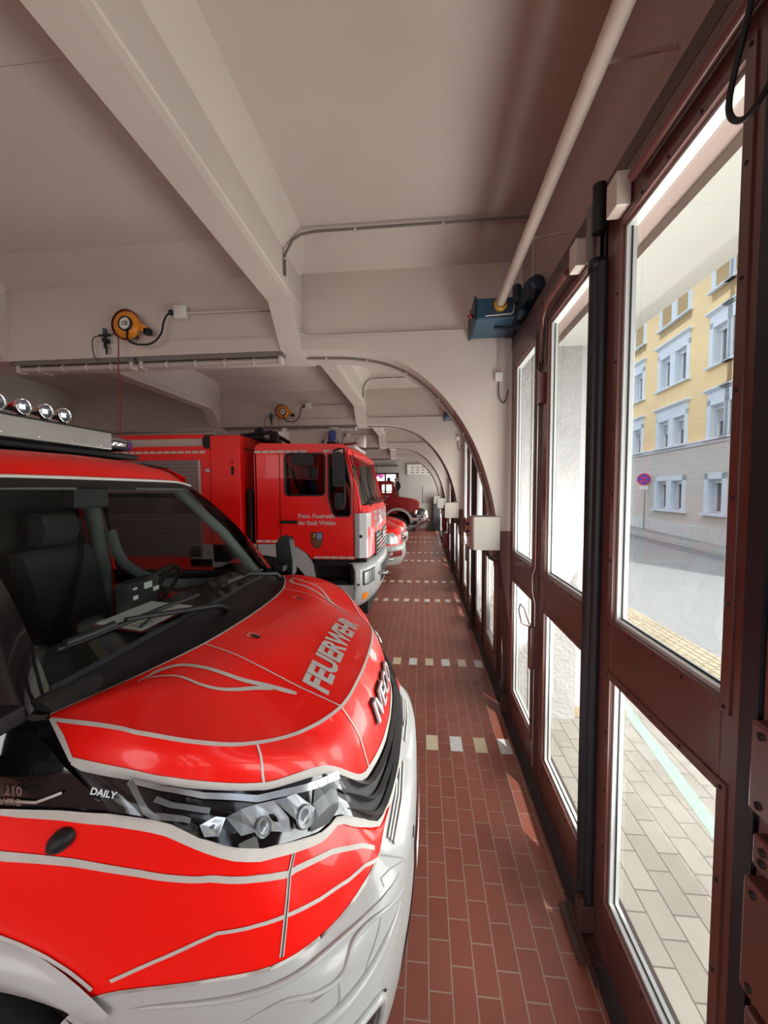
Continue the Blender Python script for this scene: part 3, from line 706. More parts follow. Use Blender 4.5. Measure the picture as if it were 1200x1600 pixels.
# ------------------------------------------------------------------ outside: arcade, pavement, street, house
M['stucco'] = mat('rough_white_stucco', (0.41, 0.41, 0.405), 0.9, noise=0.06, nscale=5, bump=1.0, bscale=30)
M['soffit'] = mat('arcade_soffit', (0.50, 0.50, 0.465), 0.85, noise=0.03, nscale=1.5)
M['smooth_white'] = mat('smooth_white_jamb', (0.5, 0.5, 0.49), 0.7, noise=0.02)
M['paver'] = brickmat('grey_concrete_pavers', (0.235, 0.222, 0.196), (0.285, 0.272, 0.242), (0.12, 0.11, 0.10), 0.24, 0.125, 0.004, swap=True, rough=0.85, bump=0.5, dirt=0.15)
M['kerb'] = brickmat('sandy_granite_setts', (0.38, 0.31, 0.20), (0.32, 0.28, 0.20), (0.12, 0.10, 0.07), 0.16, 0.10, 0.010, swap=True, rough=0.9, bump=1.0, dirt=0.25)
M['asphalt'] = mat('grey_asphalt', (0.20, 0.21, 0.222), 0.9, noise=0.18, nscale=140, bump=0.4, bscale=180)
M['asphalt2'] = mat('darker_asphalt_strip', (0.12, 0.13, 0.145), 0.9, noise=0.15, nscale=90)
M['mint'] = mat('mint_road_mark', (0.25, 0.38, 0.31), 0.8, noise=0.2, nscale=30)
M['pave_far'] = brickmat('far_pavement', (0.27, 0.27, 0.265), (0.30, 0.30, 0.29), (0.16, 0.16, 0.16), 0.3, 0.3, 0.006, swap=True, rough=0.9, dirt=0.1)
g = MB()
g.add([(1.02, Y0-8, -.012), (2.95, Y0-8, -.012), (2.95, 34, -.012), (1.02, 34, -.012)], [(0, 1, 2, 3)], 0)
g.add([(2.95, Y0-8, -.010), (3.77, Y0-8, -.03), (3.77, 34, -.03), (2.95, 34, -.010)], [(0, 1, 2, 3)], 1)
tag(g.build('pavement', ['paver', 'kerb']), kind='structure')
def farline(y, base):   # far side of the street climbs and turns away slightly
    return base+(y-13.7)*.012, (y-13.7)*.012-.02
g = MB(); A = []
ys = [-14, 0, 13.7, 24, 40]
for y in ys:
    x2, z2 = farline(y, 9.80); x1, z1 = farline(y, 9.05)
    A.append([(3.77, y, -.07), (x1, y, z1-.06), (x2, y, z2-.06), (x2, y, z2+.04), (x2+4, y, z2+.06)])
for a, b in zip(A[:-1], A[1:]):
    for i, mi in enumerate((0, 1, 2, 3)): g.add([a[i], a[i+1], b[i+1], b[i]], [(0, 1, 2, 3)], mi)
M['kerbstone'] = mat('far_kerb', (0.45, 0.44, 0.42), 0.9)
tag(g.build('street', ['asphalt', 'asphalt2', 'kerbstone', 'pave_far']), kind='structure')
tag(MB().add([(1.99, 4.6, -.010), (2.08, 4.6, -.010), (1.80, 1.9, -.010), (1.70, 1.9, -.010)], [(0, 3, 2, 1)]).build('pavement_mark', 'mint', loc=(1.9, 3, -.01)), 'faded mint green line painted on the pavers', 'marking')
for k in range(-2, 5):
    y0 = 3.79+P*k; y1 = y0+.66
    m = MB()
    m.box(XW+.08, 1.405, y0, min(y1, 22.6), -.02, 3.42, 0); m.box(1.405, 1.86, y0+.03, y1-.03, -.02, 3.42, 1); m.box(.872, XW+.08, y0+.01, y0+.065, 0, 3.42, 0)
    tag(m.build('trim_%d' % (k+22), ['stucco', 'smooth_white']), 'white arcade pier', None, None, 'structure')
    tag(MB().box(1.40, 1.87, y0+.02, y1-.02, 0, .10).build('trim_%d' % (k+32), M['kerb']), 'stone foot of the pier', None, None, 'structure')
m = MB(); m.box(XW+.28, 1.56, Y0-8, 30, 3.40, 3.75, 0); m.box(1.56, 1.855, Y0-8, 30, 3.515, 3.9, 0)
m.box(XW+.25, 1.855, Y0-8, 30, 3.6, 8.0, 0)
tag(m.build('trim_40', ['soffit']), 'cream arcade ceiling outside the gates', None, None, 'structure')

# yellow house across the street
HA = Vector((10.83, 15.22, 0)); HD = Vector((0.0705, 0.9975, 0)).normalized(); HN = Vector((-HD.y, HD.x, 0))   # HN points to the street
HD = Vector((11.5-10.83, 24.7-15.22, 0)).normalized(); HN = Vector((-HD.y, HD.x, 0))
def hp(s_, d, z): p = HA+HD*s_+HN*d; return (p.x, p.y, z)
class HB(MB):
    def hb(s, a, b, d0, d1, z0, z1, mi=0):
        vs = [hp(q, d, z) for q in (a, b) for d in (d0, d1) for z in (z0, z1)]
        return s.add(vs, [(0, 1, 3, 2), (4, 6, 7, 5), (0, 4, 5, 1), (2, 3, 7, 6), (0, 2, 6, 4), (1, 5, 7, 3)], mi)
    def cor(s, a, b, z, mi=0):   # moulded cornice
        s.hb(a, b, 0, .10, z, z+.06, mi); s.hb(a-.05, b+.05, 0, .17, z+.06, z+.12, mi); return s
M['yellow_wall'] = mat('warm_yellow_render', (0.93, 0.70, 0.38), 0.9, noise=0.03, nscale=1, bump=0.2, bscale=60)
M['grey_wall'] = brickmat('grey_ashlar_render', (0.66, 0.62, 0.58), (0.68, 0.64, 0.60), (0.58, 0.54, 0.50), 1.4, 0.28, 0.012, rough=0.9, bump=0.5, face='X')
M['blue_trim'] = mat('pale_blue_stucco_trim', (0.72, 0.79, 0.87), 0.8, noise=0.02)
M['winwhite'] = mat('white_window_frame', (0.80, 0.82, 0.84), 0.4)
M['winglass'] = mat('reflecting_house_glass', (0.12, 0.14, 0.16), 0.08, coat=0.5)
M['shutter'] = mat('grey_roller_shutter', (0.46, 0.48, 0.50), 0.6)
M['plinth'] = mat('pale_plinth', (0.68, 0.70, 0.69), 0.9, noise=0.08)
H = thing('apartment_house', hp(4, 0, 0), 'yellow and grey apartment house with pale blue window surrounds across the street', 'building')
SMIN, SMAX, HT = -9.0, 22.0, 17.5
WINS = []   # (s0, s1, z0, z1, double, floor)
for base in (0, 9.6, -7.7):
    for fl, (z0, z1) in enumerate(((1.20, 2.72), (4.06, 5.50), (6.78, 8.40), (9.60, 11.3), (12.6, 14.2))):
        for s0, s1, db in ((2.95, 5.56, True), (.36, 1.64, False), (6.92, 8.32, False)):
            if fl == 0 and s0 > 6: continue
            a, b = s0+base, s1+base
            if a > SMIN+.2 and b < SMAX-.2 and not (base != 0 and any(abs(a-w_[0]) < 1 and w_[5] == fl for w_ in WINS)): WINS.append((a, b, z0, z1, db, fl))
def wallband(z0, z1, mi, hb_, thick=.35):
    ws = sorted([(w_[0], w_[1], w_[2], w_[3]) for w_ in WINS if w_[2] < z1 and w_[3] > z0])
    cur = SMIN
    for a, b, c0, c1 in ws:
        hb_.hb(cur, a, -thick, 0, z0, z1, mi)
        if c0 > z0: hb_.hb(a, b, -thick, 0, z0, c0, mi)
        if c1 < z1: hb_.hb(a, b, -thick, 0, c1, z1, mi)
        cur = b
    hb_.hb(cur, SMAX, -thick, 0, z0, z1, mi)
hb_ = HB(); wallband(-.4, 3.95, 0, hb_); hb_.build('ground_floor_wall', 'grey_wall', H)
hb_ = HB(); wallband(3.95, 6.4, 0, hb_); wallband(6.4, 9.2, 0, hb_); wallband(9.2, HT, 0, hb_); hb_.build('upper_wall', 'yellow_wall', H)
HB().hb(SMIN, SMAX, 0, .07, 3.86, 3.97).hb(SMIN, SMAX, 0, .12, 3.97, 4.03).build('string_course', 'blue_trim', H)
HB().hb(SMIN, SMAX, 0, .05, -.4, .62).build('plinth_band', 'plinth', H)
HB().hb(SMIN, SMAX, -8, -.36, -.4, HT).build('house_core', 'dark_void', H)
M['roof'] = mat('red_roof_tiles', (0.30, 0.09, 0.05), 0.9)
HB().hb(SMIN-.3, SMAX+.3, -8, .5, HT, HT+.3).build('roof', 'roof', H)
for (a, b, z0, z1, db, fl) in WINS:
    sr = HB()
    w_ = .22
    sr.hb(a, a+w_, -.36, .05, z0, z1); sr.hb(b-w_, b, -.36, .05, z0, z1); sr.hb(a, b, -.36, .05, z1-.22, z1)
    if db: mm = (a+b)/2; sr.hb(mm-.20, mm+.20, -.36, .05, z0, z1-.2)
    sr.hb(a-.10, b+.10, -.02, .16, z0-.09, z0-.02)
    if fl in (1, 2): sr.hb(a+.02, b-.02, 0, .05, z1, z1+.28); sr.cor(a-.10, b+.10, z1+.28)
    su = sr.build('window_surround', 'blue_trim', H)
    segs = [(a+w_, (a+b)/2-.20), ((a+b)/2+.20, b-w_)] if db else [(a+w_, b-w_)]
    for i, (p, q) in enumerate(segs):
        fr = HB(); d0, d1 = -.30, -.24; zt = z1-.22
        fr.hb(p, p+.07, d0, d1, z0, zt); fr.hb(q-.07, q, d0, d1, z0, zt); fr.hb(p, q, d0, d1, z0, z0+.07); fr.hb(p, q, d0, d1, zt-.07, zt); fr.hb((p+q)/2-.05, (p+q)/2+.05, d0, d1, z0, zt)
        fo = fr.build('sash', 'winwhite', su)
        HB().hb(p, q, -.335, -.285, z0, zt).build('house_pane', 'winglass', su)
        HB().hb(p, q, -.24, -.16, zt-.16, zt).build('shutter_case', 'blue_trim', su)
        if fl == 1:
            HB().hb(p+.02, q-.02, -.235, -.225, zt-(.62 if (i or not db) else .55), zt-.16).build('roller_shutter', 'shutter', su)
# no-stopping sign
sp_ = hp(6.12, .22, .03)
t = thing('road_sign', sp_, 'round blue and red no-stopping sign on a grey post in front of the house', 'road sign')
MB().tube([sp_, (sp_[0], sp_[1], 2.85)], .035, 12).build('post', 'steel', t)
ctr = Vector((sp_[0], sp_[1], 2.62)) + HN*.05
M['sign_red'] = mat('sign_red', (0.70, 0.02, 0.08), 0.5); M['sign_blue'] = mat('sign_blue', (0.03, 0.08, 0.50), 0.5)
vn = (Vector((0, 0, CAM_H))-ctr); vn.z = 0; vn = Vector((-0.60, -0.80, 0)).normalized(); vu = Vector((-vn.y, vn.x, 0))
def sdisc(mb, r0, r1, off, mi):
    n = 40; vs = []
    for k in range(n):
        a = 2*pi*k/n
        for r in (r0, r1): vs.append(ctr+vn*off+vu*(r*cos(a))+Vector((0, 0, r*sin(a))))
    mb.add(vs, [(2*k, 2*k+1, (2*k+3) % (2*n), (2*k+2) % (2*n)) for k in range(n)], mi)
m = MB(); sdisc(m, 0, .30, 0, 1); sdisc(m, .0, .24, .012, 0); sdisc(m, .24, .30, .004, 1); sdisc(m, 0, .30, -.012, 2)
for sg in (1, -1):
    dv = (vu*sg+Vector((0, 0, 1))).normalized(); sv = (vu*sg-Vector((0, 0, 1))).normalized()
    m.add([ctr+vn*.014+dv*a+sv*b for a, b in ((-.25, -.03), (.25, -.03), (.25, .03), (-.25, .03))], [(0, 1, 2, 3)], 1)
m.build('sign_disc', ['sign_blue', 'sign_red', 'steel'], t)
pb = ctr-Vector((0, 0, .42)); m = MB()
m.add([pb+vu*a+Vector((0, 0, b))+vn*o for o in (0, .01) for a, b in ((-.18, -.09), (.18, -.09), (.18, .09), (-.18, .09))], [(0, 1, 2, 3), (7, 6, 5, 4), (0, 4, 5, 1), (1, 5, 6, 2), (2, 6, 7, 3), (3, 7, 4, 0)])
m.build('sub_plate', 'label_white', t)
# ------------------------------------------------------------------ red and white van (nose towards the gates)
VC = 1.8            # centre line Y of the van
def vp(w, x, z): return Vector((x, VC-w, z))
# feature rows across the nose, centre -> side : (w, X, Z)
ROWS = {
 'H0': [(0,-.76,1.578),(.2,-.77,1.575),(.42,-.806,1.566),(.65,-.875,1.557),(.80,-.94,1.549),(.865,-.975,1.543)],
 'H1': [(0,-.60,1.535),(.284,-.615,1.522),(.5,-.65,1.513),(.72,-.73,1.513),(.85,-.83,1.532),(.875,-.93,1.543)],
 'H2': [(0,-.42,1.452),(.3,-.425,1.440),(.486,-.4356,1.4276),(.65,-.49,1.435),(.79,-.60,1.475),(.87,-.76,1.528),(.88,-.90,1.543)],
 'R1': [(0,-.252,1.368),(.2,-.26,1.364),(.42,-.293,1.353),(.60,-.385,1.365),(.76,-.475,1.425),(.845,-.57,1.478),(.885,-.70,1.520),(.888,-.80,1.535),(.886,-.955,1.543)],
 'R1b':[(0,-.185,1.24),(.2,-.195,1.235),(.44,-.235,1.23),(.60,-.305,1.275),(.77,-.425,1.365),(.865,-.555,1.435),(.91,-.69,1.485),(.918,-.80,1.508),(.915,-.90,1.515)],
 'R2': [(0,-.155,1.08),(.2,-.165,1.09),(.35,-.19,1.10),(.45,-.222,1.115),(.57,-.29,1.225),(.66,-.33,1.28),(.78,-.44,1.32),(.88,-.57,1.39),(.93,-.71,1.445),(.94,-.85,1.472)],
 'R2b':[(0,-.13,1.01),(.2,-.14,1.01),(.45,-.18,1.02),(.60,-.25,1.16),(.70,-.305,1.20),(.84,-.42,1.26),(.92,-.54,1.345),(.955,-.66,1.40),(.96,-.76,1.425)],
 'R3': [(0,-.115,.955),(.2,-.12,.952),(.44,-.150,.955),(.58,-.205,1.06),(.64,-.262,1.12),(.72,-.300,1.13),(.88,-.41,1.22),(.94,-.49,1.28),(.96,-.54,1.33),(.972,-.61,1.36),(.975,-.72,1.372)],
 'R3b':[(0,-.110,.945),(.2,-.115,.943),(.44,-.138,.950),(.585,-.175,1.00),(.68,-.255,1.03),(.80,-.345,1.05),(.90,-.46,1.10),(.95,-.56,1.14),(.98,-.70,1.15)],
 'R4': [(0,-.108,.940),(.2,-.112,.938),(.45,-.135,.945),(.60,-.150,.950),(.74,-.24,.91),(.87,-.36,.925),(.93,-.53,.935),(.965,-.72,.93),(.975,-.79,.915)],
 'R5': [(0,-.040,.865),(.2,-.042,.865),(.42,-.056,.865),(.6,-.09,.865),(.74,-.165,.845),(.87,-.30,.845),(.94,-.50,.845),(.985,-.86,.86)],
 'R6': [(0,-.030,.74),(.2,-.034,.74),(.42,-.05,.73),(.6,-.080,.72),(.74,-.145,.69),(.87,-.28,.69),(.95,-.50,.70),(.985,-.93,.75)],
 'R7': [(0,-.032,.58),(.2,-.036,.58),(.42,-.052,.57),(.6,-.09,.56),(.74,-.16,.54),(.88,-.30,.55),(.95,-.52,.56),(.985,-.95,.60)],
 'R8': [(0,-.060,.42),(.2,-.064,.42),(.42,-.08,.41),(.6,-.12,.40),(.74,-.19,.40),(.88,-.34,.41),(.94,-.55,.43),(.97,-.95,.46)],
 'R9': [(0,-.12,.33),(.2,-.124,.33),(.42,-.14,.33),(.6,-.18,.33),(.74,-.26,.33),(.87,-.40,.34),(.92,-.58,.36),(.94,-.88,.38)],
}
NC = 40
def rs(row):
    P_ = catmull([(a, b, c) for a, b, c in ROWS[row]], 10)
    L = [0]
    for a, b in zip(P_[:-1], P_[1:]): L.append(L[-1]+(b-a).length)
    out = []; j = 0
    for i in range(NC+1):
        t = L[-1]*i/NC
        while j < len(L)-2 and L[j+1] < t: j += 1
        f_ = 0 if L[j+1] == L[j] else (t-L[j])/(L[j+1]-L[j]); out.append(P_[j].lerp(P_[j+1], min(1, f_)))
    return out
RS = {k: rs(k) for k in ROWS}
def midrow(a, b, t_, out, up=0.0):
    R_ = []
    for i in range(NC+1):
        p = RS[a][i].lerp(RS[b][i], t_); k = i/NC; fd = min(1, (1-k)*5)
        d_ = Vector((p.x*.5, .55+.45*(1-k), 0)).normalized()     # outward in (w, X)
        R_.append(p+Vector((d_.x*out, d_.y*out, up))*fd if False else Vector((p.x+d_.x*out*fd, p.y+d_.y*out*fd, p.z+up*fd)))
    return R_
RS['H1'] = midrow('H0', 'R1', .34, 0, .028); RS['H2'] = midrow('H0', 'R1', .68, 0, .016)
RS['R1b'] = midrow('R1', 'R2', .45, .014, .006); RS['R2b'] = midrow('R2', 'R3', .5, .006); RS['R3b'] = midrow('R3', 'R4', .5, .006)
def full(half): return [vp(-p.x, p.y, p.z) for p in half[:0:-1]] + [vp(p.x, p.y, p.z) for p in half]
def loft(names, n=5, linear=False):
    rows = [RS[k] for k in names]; out = []
    cols = []
    for i in range(NC+1):
        pts = [r[i] for r in rows]
        if linear:
            c_ = []
            for a, b in zip(pts[:-1], pts[1:]): c_ += [a.lerp(b, k/n) for k in range(n)]
            c_.append(pts[-1])
        else: c_ = catmull(pts, n)
        cols.append(c_)
    return [[cols[i][j] for i in range(NC+1)] for j in range(len(cols[0]))]
van = thing('fire_service_van', (-2.5, VC, 0), 'red and white fire service van in the foreground with lettered bonnet', 'van')
def bvh_of(mbs):
    V, F = [], []
    for m_ in mbs:
        k = len(V); V += m_.v; F += [tuple(i+k for i in f_) for f_ in m_.f]
    return BVHTree.FromPolygons([Vector(v) for v in V], F)
def panel(names, n=5, linear=False):
    m_ = MB(); m_.grid([full(r) for r in loft(names, n, linear)], flip=False); return m_
p_hood = panel(['H0', 'H1', 'H2', 'R1']); p_face = panel(['R1', 'R1b', 'R2'], 6)
p_band = panel(['R2', 'R2b', 'R3'], 5); p_low = panel(['R3', 'R3b', 'R4'], 5); p_shelf = panel(['R4', 'R5', 'R6'], 6); p_bump = panel(['R6', 'R7', 'R8', 'R9'], 5)
# side skin: X from the nose panels back to the rear, near and far
def side_rows(s):
    def zt(x):   # top of the fender / sill under the windscreen and the door glass
        return 1.543
    xs = [-.72-.08*i for i in range(0, 9)] + [-1.5, -2.0, -2.6, -3.4, -4.4, -5.6, -6.0]
    prof = [(.886, 1.543), (.915, 1.51), (.94, 1.472), (.972, 1.375), (.985, 1.25), (.99, 1.10), (.985, .95), (.985, .88)]
    R_ = []
    for w_, z_ in prof:
        r_ = []
        for x in xs:
            k = min(1, max(0, (-x-.72)/.5)); ww = w_ + (1.0-w_)*k*(.35 if z_ > 1.4 else .8)
            r_.append(vp(s*ww, x, z_))
        R_.append(r_)
    return R_
M['red_hood'] = M['red']
hood = p_hood.build('bonnet', 'red', van, weld=True)
face = p_face.build('bonnet_front', 'red', van, weld=True)
AX, AZ, AR = -1.27, .36, .745
def low_rows():
    L_ = loft(['R3', 'R3b', 'R4'], 5); out = []
    xs = [-.80-.0145*i for i in range(1, 104)] + [-2.4-.1*i for i in range(37)]
    for j, r_ in enumerate(L_):
        t_ = 1-j/(len(L_)-1); e_ = r_[-1]; ext = []
        for x in xs:
            if x > e_.y-.01: continue
            d = AR*AR-(x-AX)**2; d2 = AR*AR-(x+4.6)**2; zb = .50
            if d > 0: zb = max(zb, AZ+sqrt(d))
            if d2 > 0: zb = max(zb, AZ+sqrt(d2))
            z = zb+(1.376-zb)*t_; k = min(1, max(0, (e_.y-x)/.35)); k = k*k*(3-2*k); k0 = min(1, (e_.y-x)/.10)
            ww = 1.004-.030*max(0, (t_-.55))/.45 if t_ > .55 else 1.004-.008*(1-t_)
            ext.append(Vector((e_.x+(ww-e_.x)*k, x, e_.z+(z-e_.z)*k0)))
        out.append((r_, ext))
    n = min(len(e) for _, e in out)
    return [r_+e[len(e)-n:] for r_, e in out]
LOW = low_rows(); p_low = MB(); p_low.grid([full(r_) for r_ in LOW])
low = p_low.build('front_wing', 'red', van, weld=True)
shelf = p_shelf.build('bumper_shelf', 'white_paint', van, weld=True)
bump = p_bump.build('bumper', 'white_paint', van, weld=True)
sides = []
for s in (1, -1):
    m_ = MB(); NX = 60
    def sw(x, z):
        k = min(1, max(0, (-x-.70)/.5))
        base = .886+(1.543-z)/.071*.054 if z > 1.472 else (.94+(1.472-z)/.1*.032 if z > 1.372 else (.972+(1.372-z)*.04 if z > 1.15 else .981-(1.15-z)*.07))
        return base+(1.003-base)*k*.8
    # black band from below the windscreen back over the cab door
    m_ = MB(); rows_ = []
    for j in range(8):
        r_ = []
        for i in range(50):
            zt_ = 1.545; x0_ = -.955+(1.545-(1.375+(zt_-1.375)*j/7))*1.45
            z = 1.375+(zt_-1.375)*j/7
            x = x0_-i*.06
            r_.append(vp(s*(sw(x, z)+.001), x, z))
        rows_.append(r_)
    m_.grid(rows_, flip=(s > 0)); sides.append(m_)
    m_.build('door_band', 'black_gloss', van)
    # dark corner between the lamp, the wing tape and the door band
    E_ = [RS[k_][-1] for k_ in ('R1', 'R1b', 'R2', 'R2b', 'R3')]
    m_ = MB(); m_.grid([[vp(s*(p.x-.004), p.y+.012, p.z) for p in E_], [vp(s*(p.x+.004), p.y-.05, p.z) for p in E_], [vp(s*(sw(p.y-.14, p.z)+.0005), p.y-.14, p.z) for p in E_]], flip=(s < 0)); m_.build('corner_panel', 'black_gloss', van)
    # wheel arch flare
    m_ = MB(); ro, ri = [], []; inn = []
    for i in range(41):
        a = radians(45)+radians(145)*i/40; tp = min(1, i/9)
        ro.append(vp(s*.984, AX+(AR+.006)*cos(a), AZ+(AR+.006)*sin(a))); inn.append(vp(s*(1.0+.038*tp), AX+(AR-.025)*cos(a), AZ+(AR-.025)*sin(a)))
        ri.append(vp(s*(.995+.035*tp), AX+(AR-.02-.095*tp)*cos(a), AZ+(AR-.02-.095*tp)*sin(a)))
    back = [vp(s*.90, p.x, p.z) for p in ri]
    m_.grid([ro, inn, ri, back], flip=(s < 0)); m_.build('wheel_arch', 'white_paint', van, weld=True)
    for axle in (AX, -4.6):
        m_ = MB(); m_.lathe([(.20, -.10), (.33, -.11), (.365, -.08), (.375, 0), (.365, .08), (.33, .11), (.20, .10)], (axle, VC-s*.84, .375), 'Y', 40)
        wl = m_.build('wheel', 'tyre', van)
        m_ = MB(); m_.lathe([(0, .06), (.06, .06), (.08, .02), (.18, .03), (.205, .09)], (axle, VC-s*.84, .375), 'Y', 30, dirn=-s); m_.build('rim', 'alu', wl)
MB().box(-6.0, -.50, VC-.80, VC+.80, .28, .62).build('underbody', 'dark_void', van)
m_ = MB(); m_.box(-1.95, -.62, VC-.97, VC-.70, .25, 1.06); m_.box(-1.95, -.62, VC+.70, VC+.97, .25, 1.06)
for s in (1, -1):
    m_ = MB(); r0 = [vp(s*.62, AX+.66*cos(radians(180*i/24)), AZ+.66*sin(radians(180*i/24))) for i in range(25)]; r1 = [vp(s*.985, AX+.66*cos(radians(180*i/24)), AZ+.66*sin(radians(180*i/24))) for i in range(25)]
    m_.grid([r0, r1]); m_.build('wheel_well', 'dark_void', van)

# upper body: windscreen frame, doors glass, roof
WB = [(0, -.96, 1.602), (.3, -.975, 1.60), (.6, -1.00, 1.585), (.80, -1.035, 1.565)]     # glass lower edge
WT = [(0, -1.485, 2.175), (.3, -1.49, 2.175), (.55, -1.50, 2.172), (.715, -1.525, 2.155)] # glass upper edge
def half_curve(C_, n=16):
    P_ = catmull([(a, b, c_) for a, b, c_ in C_], 8); k = len(P_)-1; return [P_[round(i*k/n)] for i in range(n+1)]
def fullc(C_): h_ = half_curve(C_); return [vp(-p.x, p.y, p.z) for p in h_[:0:-1]]+[vp(p.x, p.y, p.z) for p in h_]
gb, gt = fullc(WB), fullc(WT)
rows_ = []
for j in range(11):
    t_ = j/10; rows_.append([a.lerp(b, t_)+Vector((.045*sin(pi*t_), 0, .035*sin(pi*t_))) for a, b in zip(gb, gt)])
m_ = MB(); m_.grid(rows_, flip=True); bv_ws = bvh_of([m_]); ws = m_.build('windscreen', 'windscreen', van, weld=True)
# black scuttle between bonnet and glass
hb0 = [vp(-p.x, p.y, p.z) for p in RS['H0'][:0:-1]]+[vp(p.x, p.y, p.z) for p in RS['H0']]
def resamp(L_, n):
    k = len(L_)-1; return [L_[int(i*k/n)].lerp(L_[min(k, int(i*k/n)+1)], (i*k/n)-int(i*k/n)) for i in range(n+1)]
A_, B_ = resamp(hb0, 40), resamp(gb, 40)
m_ = MB(); m_.grid([[p+Vector((0, 0, -.004)) for p in A_], [a.lerp(b, .25)+Vector((0, 0, -.035)) for a, b in zip(A_, B_)], [a.lerp(b, .7)+Vector((0, 0, -.02)) for a, b in zip(A_, B_)], [p+Vector((0, 0, 0.0)) for p in B_]], flip=True)
m_.build('scuttle_panel', 'black', van)
m_ = MB(); m_.grid([[a.lerp(b, t_)+Vector((.045*sin(pi*t_)+.002, 0, .035*sin(pi*t_)+.002)) for a, b in zip(gb, gt)] for t_ in (0, .012, .022)], flip=True); m_.build('glass_border', 'black', ws)
m_ = MB(); m_.grid([[a.lerp(b, t_)+Vector((.045*sin(pi*t_)+.002, 0, .035*sin(pi*t_)+.002)) for a, b in zip(gb, gt)] for t_ in (.93, .97, 1)], flip=True); m_.build('glass_border', 'black', ws)
for s in (1, -1):
    # A pillar: black outer skin around the glass edge down to the wing corner
    e = [r_[-1] if s > 0 else r_[0] for r_ in rows_]
    o1 = [vp(s*(.885-.12*(i/10)**1.1), -1.02-.545*i/10+.03*sin(pi*i/10), 1.545+.615*i/10+.03*sin(pi*i/10)) for i in range(11)]
    o2 = [vp(s*(.945-.13*(i/10)**1.1), -1.12-.50*i/10, 1.53+.625*i/10) for i in range(11)]
    m_ = MB(); m_.grid([e, o1, o2], flip=(s < 0)); m_.build('windscreen_pillar', 'black_gloss', van)
    # corner fillet between wing, scuttle and pillar
    m_ = MB(); c0 = hb0[-1] if s > 0 else hb0[0]
    m_.add([c0, e[0], o1[0], o2[0], vp(s*.925, -1.0, 1.50)], [(0, 1, 2) if s < 0 else (2, 1, 0), (0, 2, 3, 4) if s < 0 else (4, 3, 2, 0)]); m_.build('pillar_foot', 'black_gloss', van)
    # door glass (dark) with frame
    m_ = MB(); dg = [(-1.14, 1.535), (-1.62, 2.10), (-2.25, 2.10), (-2.25, 1.535)]
    def dw(z): return .955-.13*((z-1.53)/.6)
    m_.add([vp(s*dw(z), x, z) for x, z in dg], [(0, 1, 2, 3) if s < 0 else (3, 2, 1, 0)]); m_.build('door_glass', 'cabglass', van)
    m_ = MB(); loop = [vp(s*(dw(z)+.004), x, z) for x, z in dg]; m_.tube(loop+[loop[0]], .022, 8); m_.build('door_frame', 'black', van)
    # side above the doors, body side behind
    m_ = MB()
    m_.grid([[vp(s*.815, -1.62, 2.15), vp(s*.82, -2.3, 2.16), vp(s*.82, -6.0, 2.16)], [vp(s*.78, -1.60, 2.22), vp(s*.79, -2.3, 2.28), vp(s*.79, -6.0, 2.28)], [vp(s*.70, -1.66, 2.27), vp(s*.70, -2.3, 2.345), vp(s*.70, -6.0, 2.36)]], flip=(s < 0))
    m_.add([vp(s*.82, -2.3, 2.16), vp(s*.82, -6, 2.16), vp(s*1.0, -6, 1.375), vp(s*1.0, -2.3, 1.375)], [(0, 1, 2, 3) if s < 0 else (3, 2, 1, 0)])
    m_.build('upper_side', 'red', van)
MB().add([vp(1, -6, .5), vp(-1, -6, .5), vp(-1, -6, 1.4), vp(-.80, -6, 2.28), vp(.80, -6, 2.28), vp(1, -6, 1.4)], [(0, 1, 2, 3, 4, 5)]).build('rear_panel', 'red', van)
# roof: red brow over the windscreen, then the pale roof sheet
RT = [(0, -1.50, 2.190), (.3, -1.505, 2.190), (.55, -1.52, 2.186), (.76, -1.56, 2.168)]
RM = [(0, -1.56, 2.265), (.3, -1.565, 2.262), (.55, -1.585, 2.250), (.765, -1.64, 2.215)]
RB = [(0, -1.68, 2.305), (.3, -1.69, 2.300), (.55, -1.71, 2.285), (.76, -1.76, 2.245)]
RC = [(0, -2.4, 2.37), (.3, -2.4, 2.365), (.55, -2.4, 2.355), (.76, -2.4, 2.31)]; RE = [(0, -6, 2.38), (.3, -6, 2.375), (.55, -6, 2.36), (.76, -6, 2.31)]
m_ = MB(); m_.grid([fullc(q) for q in (RT, RM, RB)], flip=True); bv_roof = bvh_of([m_]); m_.build('roof_brow', 'red', van)
m_ = MB(); m_.grid([fullc(q) for q in (RB, RC, RE)], flip=True); m_.build('roof_sheet', 'white_paint', van)
m_ = MB(); pts = [p+Vector((.004, 0, -.004)) for p in fullc(RT)]; m_.tube(pts, .0085, 6); m_.build('brow_trim', 'trim_refl', van)
m_ = MB(); rt = [p+Vector((0, 0, -.0)) for p in fullc(RT)]; m_.grid([gt, rt], flip=True); m_.build('header_strip', 'black_gloss', van)
# far-side roof rail fin
m_ = MB(); m_.tube([vp(-.74, -1.62, 2.20), vp(-.735, -1.70, 2.262), vp(-.73, -1.85, 2.292), vp(-.73, -2.1, 2.29)], [.008, .022, .026, .01], 10); m_.build('roof_fin', 'black_gloss', van)

